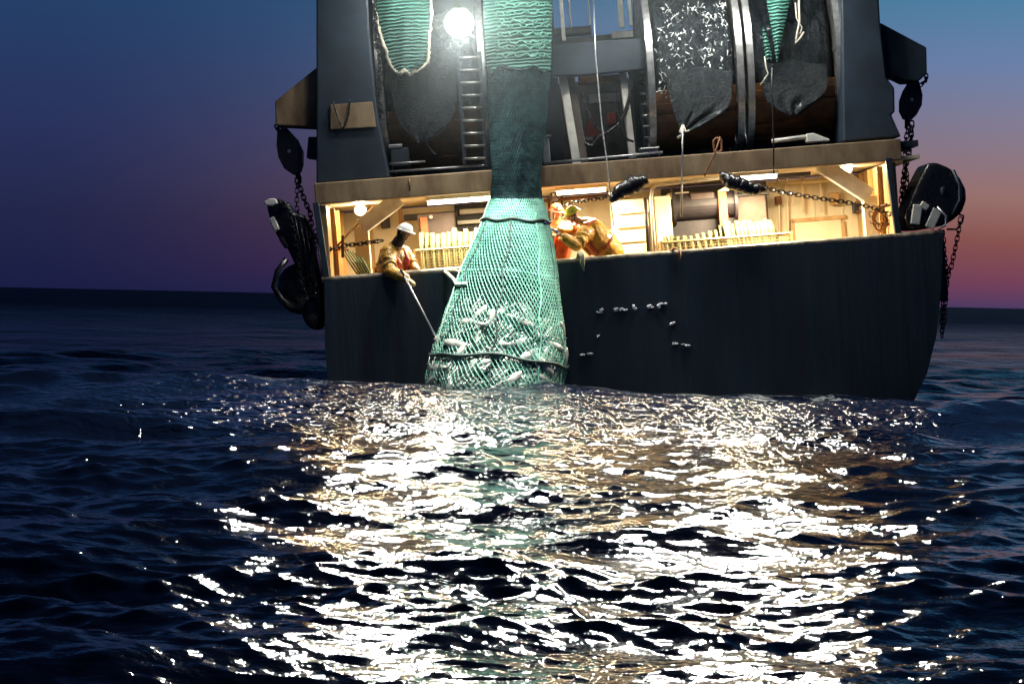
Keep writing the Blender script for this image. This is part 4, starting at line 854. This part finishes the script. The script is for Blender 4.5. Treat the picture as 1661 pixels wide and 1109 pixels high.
def person(label, J, face, crown, jacket, trousers, gloves, hcol, vest=None, helmet='shell', palms=((0, 0, -1), (0, 0, -1))):
    base = (J['lk'] + J['rk']) / 2; base = Vector((base.x, base.y, -1.0)); t = thing('person', label, 'person', base, 'crew on the working deck')
    nk = J['neck']; ch = J['chest']; pe = J['pelvis']
    mb = MB(); P, M = head(mb, J['head'], face, crown)
    seg(mb, nk, J['head'] - Vector(crown).normalized() * .05, .062, .058); seg(mb, ch, nk, .13, .075); seg(mb, pe, ch, .15, .15)
    for s in 'lr':
        seg(mb, ch.lerp(J[s + 's'], .5), J[s + 's'], .09, .062); seg(mb, J[s + 's'], J[s + 'e'], .058, .045); seg(mb, J[s + 'e'], J[s + 'w'], .044, .030)
        seg(mb, pe.lerp(J[s + 'h'], .7), J[s + 'h'], .12, .095); seg(mb, J[s + 'h'], J[s + 'k'], .09, .06); seg(mb, J[s + 'k'], J[s + 'a'], .058, .042)
    for i, s in enumerate('lr'): hand(mb, J[s + 'w'], J[s + 'w'] - J[s + 'e'], palms[i], 1 if s == 'l' else -1)
    o = mb.build('body', SKIN, t); soft(o, .0065, 2)
    for s in (-1, 1): MB().ball(P(s * .033, .080, .012), .012, 10, 8).build('eye', mat('eye', (.25, .22, .2, 1), .2), t, smooth=True)
    # oilskin jacket: torso and sleeves, with a collar
    mb = MB(); seg(mb, pe, ch, .225, .235, 16); seg(mb, ch, nk - (nk - ch) * .25, .22, .125, 16)
    for s in 'lr':
        seg(mb, ch, J[s + 's'], .16, .125); seg(mb, J[s + 's'], J[s + 'e'], .12, .10); seg(mb, J[s + 'e'], J[s + 'e'].lerp(J[s + 'w'], .88), .10, .078)
        for q in (.25, .5, .75): a_ = J[s + 's'].lerp(J[s + 'e'], q); e_ = (J[s + 'e'] - J[s + 's']).normalized(); o_ = e_.orthogonal().normalized(); mb.tube([a_ + (o_ * math.cos(w) + e_.cross(o_) * math.sin(w)) * .115 + e_ * .03 * math.sin(2 * w + q * 9) for w in [i * math.pi / 8 for i in range(17)]], .018, 7)
    e = (nk - ch).normalized(); q = e.orthogonal().normalized(); mb.tube([nk + e * .0 + (q * math.cos(a) + e.cross(q) * math.sin(a)) * .095 for a in [i * math.pi / 8 for i in range(17)]], .03, 8)
    rg = random.Random(len(label))
    for k in range(12):                                       # creases across the back and sleeves
        a = ch.lerp(pe, rg.random()); d1 = Vector((rg.uniform(-1, 1), rg.uniform(-1, .4), rg.uniform(-.4, .4))).normalized(); d2 = (d1 + Vector((rg.uniform(-.8, .8), rg.uniform(-.8, .3), rg.uniform(-.6, .6)))).normalized()
        mb.tube([a + d1 * .22, a + (d1 + d2).normalized() * .24, a + d2 * .22], [.02, .035, .015], 7)
    o = mb.build('jacket', jacket, t); soft(o, .011, 2)
    mb = MB(); seg(mb, pe - (ch - pe) * .15, pe + (ch - pe) * .15, .19, .19, 16)
    for s in 'lr': seg(mb, J[s + 'h'], J[s + 'k'], .125, .095); seg(mb, J[s + 'k'], J[s + 'k'].lerp(J[s + 'a'], .8), .095, .085)
    soft(mb.build('trousers', trousers, t), .014, 4)
    for s in 'lr':
        a = J[s + 'a']; mb = MB(); seg(mb, J[s + 'k'].lerp(a, .6), a, .075, .06); fd = Vector((face[0], face[1], 0)); fd = fd.normalized() if fd.length > .1 else Vector((0, -1, 0))
        seg(mb, a + Vector((0, 0, -.045)), a + fd * .17 + Vector((0, 0, -.055)), .05, .042); soft(mb.build('boot', RUBBER, t), .012, 3)
    for i, s in enumerate('lr'):
        mb = MB(); hand(mb, J[s + 'w'], J[s + 'w'] - J[s + 'e'], palms[i], 1 if s == 'l' else -1, k=1.16); seg(mb, J[s + 'e'].lerp(J[s + 'w'], .8), J[s + 'w'], .05, .042); soft(mb.build('glove', gloves, t), .006, 2)
    if vest:
        mb = MB(); up = (ch - pe).normalized(); fw = Vector(face); fw = (fw - up * fw.dot(up)).normalized(); sd = up.cross(fw)
        for s in (-1, 1): mb.tube([ch + fw * (-.16) + sd * s * .11 + up * .08, ch + fw * .02 + sd * s * .13 + up * .21, ch + fw * .21 + sd * s * .10 + up * .05, ch.lerp(pe, .6) + fw * .23 + sd * s * .10], [.05, .055, .062, .05], 10)
        mb.tube([ch.lerp(pe, .55) + (fw * math.cos(a) + sd * math.sin(a)) * .245 for a in [i * math.pi / 10 for i in range(21)]], .026, 8)
        soft(mb.build('life_vest', vest, t), .012, 4)
    H = J['head']
    mb = MB(); mb.ball(P(0, -.01, .035), (.112, .136, .12), 24, 14, M, zmin=-.05)
    prof = [P(.118 * math.cos(a), -.01 + (.142 + (.05 if math.sin(a) > .3 else 0) * math.sin(a)) * math.sin(a), .030) for a in [i * math.pi / 14 for i in range(29)]]; mb.tube(prof, .012, 7)
    hm = mb.build('helmet', hcol, t, smooth=True)
    mb = MB(); mb.ball(P(0, -.052, -.01), (.092, .092, .125), 18, 12, M); seg(mb, P(0, -.045, -.09), nk, .082, .10)
    for s in (-1, 1): mb.tube([P(s * .085, .0, .03), P(s * .07, .04, -.08), P(s * .015, .055, -.125)], .008, 6)
    if helmet == 'hood':
        soft(mb.build('hood', CLOTHDK, t), .01, 3)
    else:
        m2 = MB()
        for s in (-1, 1): m2.tube([P(s * .088, .0, .03), P(s * .075, .045, -.08), P(s * .015, .07, -.118)], .008, 6)
        m2.build('chin_strap', CLOTHDK, t, smooth=True)
    return t
def VV(*a): return Vector(a)
def foot(x, d): return VV(x, d, -.90)
# left crewman, bent over the rail, looking down to starboard, right arm reaching to the gaff
hp = L(632, 462, .62)
hx = hp.x
J = dict(head=L(657, 377, .02), neck=L(643, 398, .18), chest=L(637, 418, .28), pelvis=VV(hx - .02, .56, -.12),
         ls=L(655, 410, .42), rs=L(630, 408, .12), le=L(668, 432, .42), re=L(633, 440, -.08), lw=L(676, 440, .18), rw=L(661, 453, -.26),
         lh=VV(hx + .10, .62, -.16), rh=VV(hx - .12, .58, -.16), lk=VV(hx + .12, .50, -.52), rk=VV(hx - .14, .46, -.52), la=foot(hx + .13, .70), ra=foot(hx - .15, .66))
person('person in a white helmet and dark yellow oilskins bent over the rail holding a pole', J, (.72, -.55, -.35), (.38, -.10, .92), OILDK, OILDK, GLOVE, HWHITE, REDV, 'hood', ((.4, -.3, -1), (.4, -.3, -1)))
gp0, gp1 = L(652, 440, -.24), L(705, 543, -.86)
t = thing('gaff_pole', 'pale pole slanting from the bent crewman down to the side of the net', 'pole', gp0)
MB().tube([gp0, gp1], .017, 10).build('shaft', mat('pale pole', (.55, .55, .58, 1), .35, var=.2), t, smooth=True)
MB().tube([gp1, gp1 + VV(.03, -.02, -.06), gp1 + VV(.08, -.02, -.06), gp1 + VV(.09, -.02, -.02)], .010, 7).build('hook', BRIGHT, t, smooth=True)
MB().tube([gp0 - (gp1 - gp0).normalized() * .04, gp0 + (gp1 - gp0).normalized() * .10], .021, 8).build('grip', RUBBER, t, smooth=True)
# stooping crewman with the lime helmet, facing the net
hp = L(985, 412, .75)
J = dict(head=L(929, 349, .30), neck=L(945, 362, .36), chest=L(958, 376, .42), pelvis=L(990, 408, .62),
         ls=L(948, 378, .18), rs=L(950, 364, .62), le=L(935, 398, .05), re=L(925, 378, .58), lw=L(914, 384, -.10), rw=L(902, 374, .20),
         lh=L(988, 414, .50), rh=L(990, 412, .78), lk=VV(hp.x - .14, .50, -.52), rk=VV(hp.x - .12, .80, -.52), la=foot(hp.x + .02, .52), ra=foot(hp.x + .05, .84))
person('person in a lime helmet and brown oilskins stooping towards the net', J, (-.80, -.42, -.35), (-.35, -.05, .93), OIL, OILDK, GLOVE, LIME, ORG, 'shell', ((-.2, -.2, -1), (-.2, -.2, -1)))
# third crewman in orange between the net and the lime helmet
hp = L(905, 425, .95)
J = dict(head=L(903, 345, .95), neck=L(905, 362, .97), chest=L(906, 378, .97), pelvis=VV(hp.x, .98, L(905, 415, .95).z),
         ls=L(893, 370, .92), rs=L(921, 370, .95), le=L(890, 394, .70), re=L(926, 392, .80), lw=L(893, 384, .42), rw=L(915, 386, .50),
         lh=L(898, 418, .97), rh=L(914, 418, .97), lk=VV(hp.x - .10, .92, -.55), rk=VV(hp.x + .10, .92, -.55), la=foot(hp.x - .11, 1.0), ra=foot(hp.x + .11, 1.0))
person('person in an orange jacket and yellow trousers between the net and the lime helmet', J, (.45, -.80, -.25), (.1, -.1, .98), ORG, YEL, GLOVE, mat('rust red helmet', (.40, .12, .04, 1), .4, scale=10), None, 'shell', ((0, -.3, -1), (0, -.3, -1)))
one(MB().tube([netpt(360, R(35), .03), L(893, 371, -.3), L(902, 375, -.1), L(912, 383, -.08), L(920, 390, .0), L(932, 398, .1)], .020, 8), 'hauling_rope', BLUER, 'blue rope from the net strop into the gloves of the two crewmen', 'rope', smooth=True)


# pipes, boxes and a dark backdrop panel on the back of the working deck
part(MB().pbox(1076, 300, 1246, 402, 3.15, 3.3), 'machinery_panel', DARK)
mb = MB()
for x in (1262, 1276, 1300, 1330): mb.tube([L(x, 286, 3.4), L(x + 3, 345 if x > 1280 else 400, 3.4)], .022, 8)
mb.tube([L(1256, 300, 3.35), L(1400, 288, 3.35)], .028, 8); part(mb, 'wall_pipe', CREAM, smooth=True)
mb = MB()
for k in range(4): mb.tube([L(890 + k * 7, 318, 3.3), L(893 + k * 7, 410, 3.3)], .02, 8)
mb.tube([L(880, 326, 3.25), L(1000, 316, 3.25)], .03, 8); part(mb, 'wall_pipe', RUST, smooth=True)
for x, y, w, h, m in ((1346, 312, 16, 20, ORANGEW), (1384, 330, 12, 16, DARK), (618, 352, 14, 18, DARK), (1258, 318, 10, 14, RUST)):
    part(MB().pbox(x, y, x + w, y + h, 3.35, 3.5), 'junction_box', m, bevel=.015)
for sgn, x0 in ((1, L(512, 328, 0).x + .15), (-1, rw.x - .05)):
    for d in (.9, 1.8, 2.7):
        part(MB().box((x0 + sgn * .04, d, (ceil_z - 1) / 2), (.035, .03, (ceil_z + 1) / 2 - .07)), 'wall_stiffener', ORANGEW)
    mb = MB(); mb.tube([(x0 + sgn * .06, .3, .55), (x0 + sgn * .06, 3.3, .55)], .02, 8); part(mb, 'wall_pipe', RUST, smooth=True)
mb = MB(); q = L(1424, 356, .6)
for k in range(5): mb.tube([q + Vector((.015 * k + .10 * math.cos(a), .02 * k, .17 * math.sin(a) - .01 * k)) for a in [i * math.pi / 10 for i in range(21)]], .014, 6)
one(mb, 'rope_coil', mat('tan rope', (.35, .20, .08, 1), .7, scale=40), 'tan rope coil hanging on the right side wall by the chain', 'rope coil', smooth=True)
mb = MB()
for k in range(6): mb.tube([L(556 + k * 4, 408, .7 + k * .05), L(566 + k * 5, 425, .7), L(582 + k * 4, 448, .75)], .014, 6)
one(mb, 'hung_rope', mat('green rope', (.10, .18, .09, 1), .7, scale=40), 'green brown rope ends hanging on the left side wall', 'rope', smooth=True)

# local mist added for the glow round the lamps and upper deck
q = L(860, 70, -.2); mb = MB().ball(q, (4.6, 1.9, 2.6), 24, 16); mi = mb.build('mist', [], base=q); mi['kind'] = 'stuff'
mm = bpy.data.materials.new('glow mist'); mm.use_nodes = True; t = mm.node_tree; t.nodes.clear()
co = NN(t, 'ShaderNodeTexCoord'); mp = NN(t, 'ShaderNodeMapping'); mp.inputs['Scale'].default_value = (1 / 4.6, 1 / 1.9, 1 / 2.6); t.links.new(co.outputs['Object'], mp.inputs[0])
ln_ = NN(t, 'ShaderNodeVectorMath', operation='LENGTH'); t.links.new(mp.outputs[0], ln_.inputs[0])
mr = NN(t, 'ShaderNodeMapRange', interpolation_type='SMOOTHSTEP'); mr.inputs[1].default_value = .98; mr.inputs[2].default_value = .2; mr.inputs[3].default_value = 0; mr.inputs[4].default_value = .026; t.links.new(ln_.outputs['Value'], mr.inputs[0])
pv = NN(t, 'ShaderNodeVolumePrincipled'); pv.inputs['Color'].default_value = (.75, .88, .92, 1); pv.inputs['Anisotropy'].default_value = .3; t.links.new(mr.outputs[0], pv.inputs['Density'])
mo = NN(t, 'ShaderNodeOutputMaterial'); t.links.new(pv.outputs[0], mo.inputs['Volume']); mi.data.materials.append(mm)
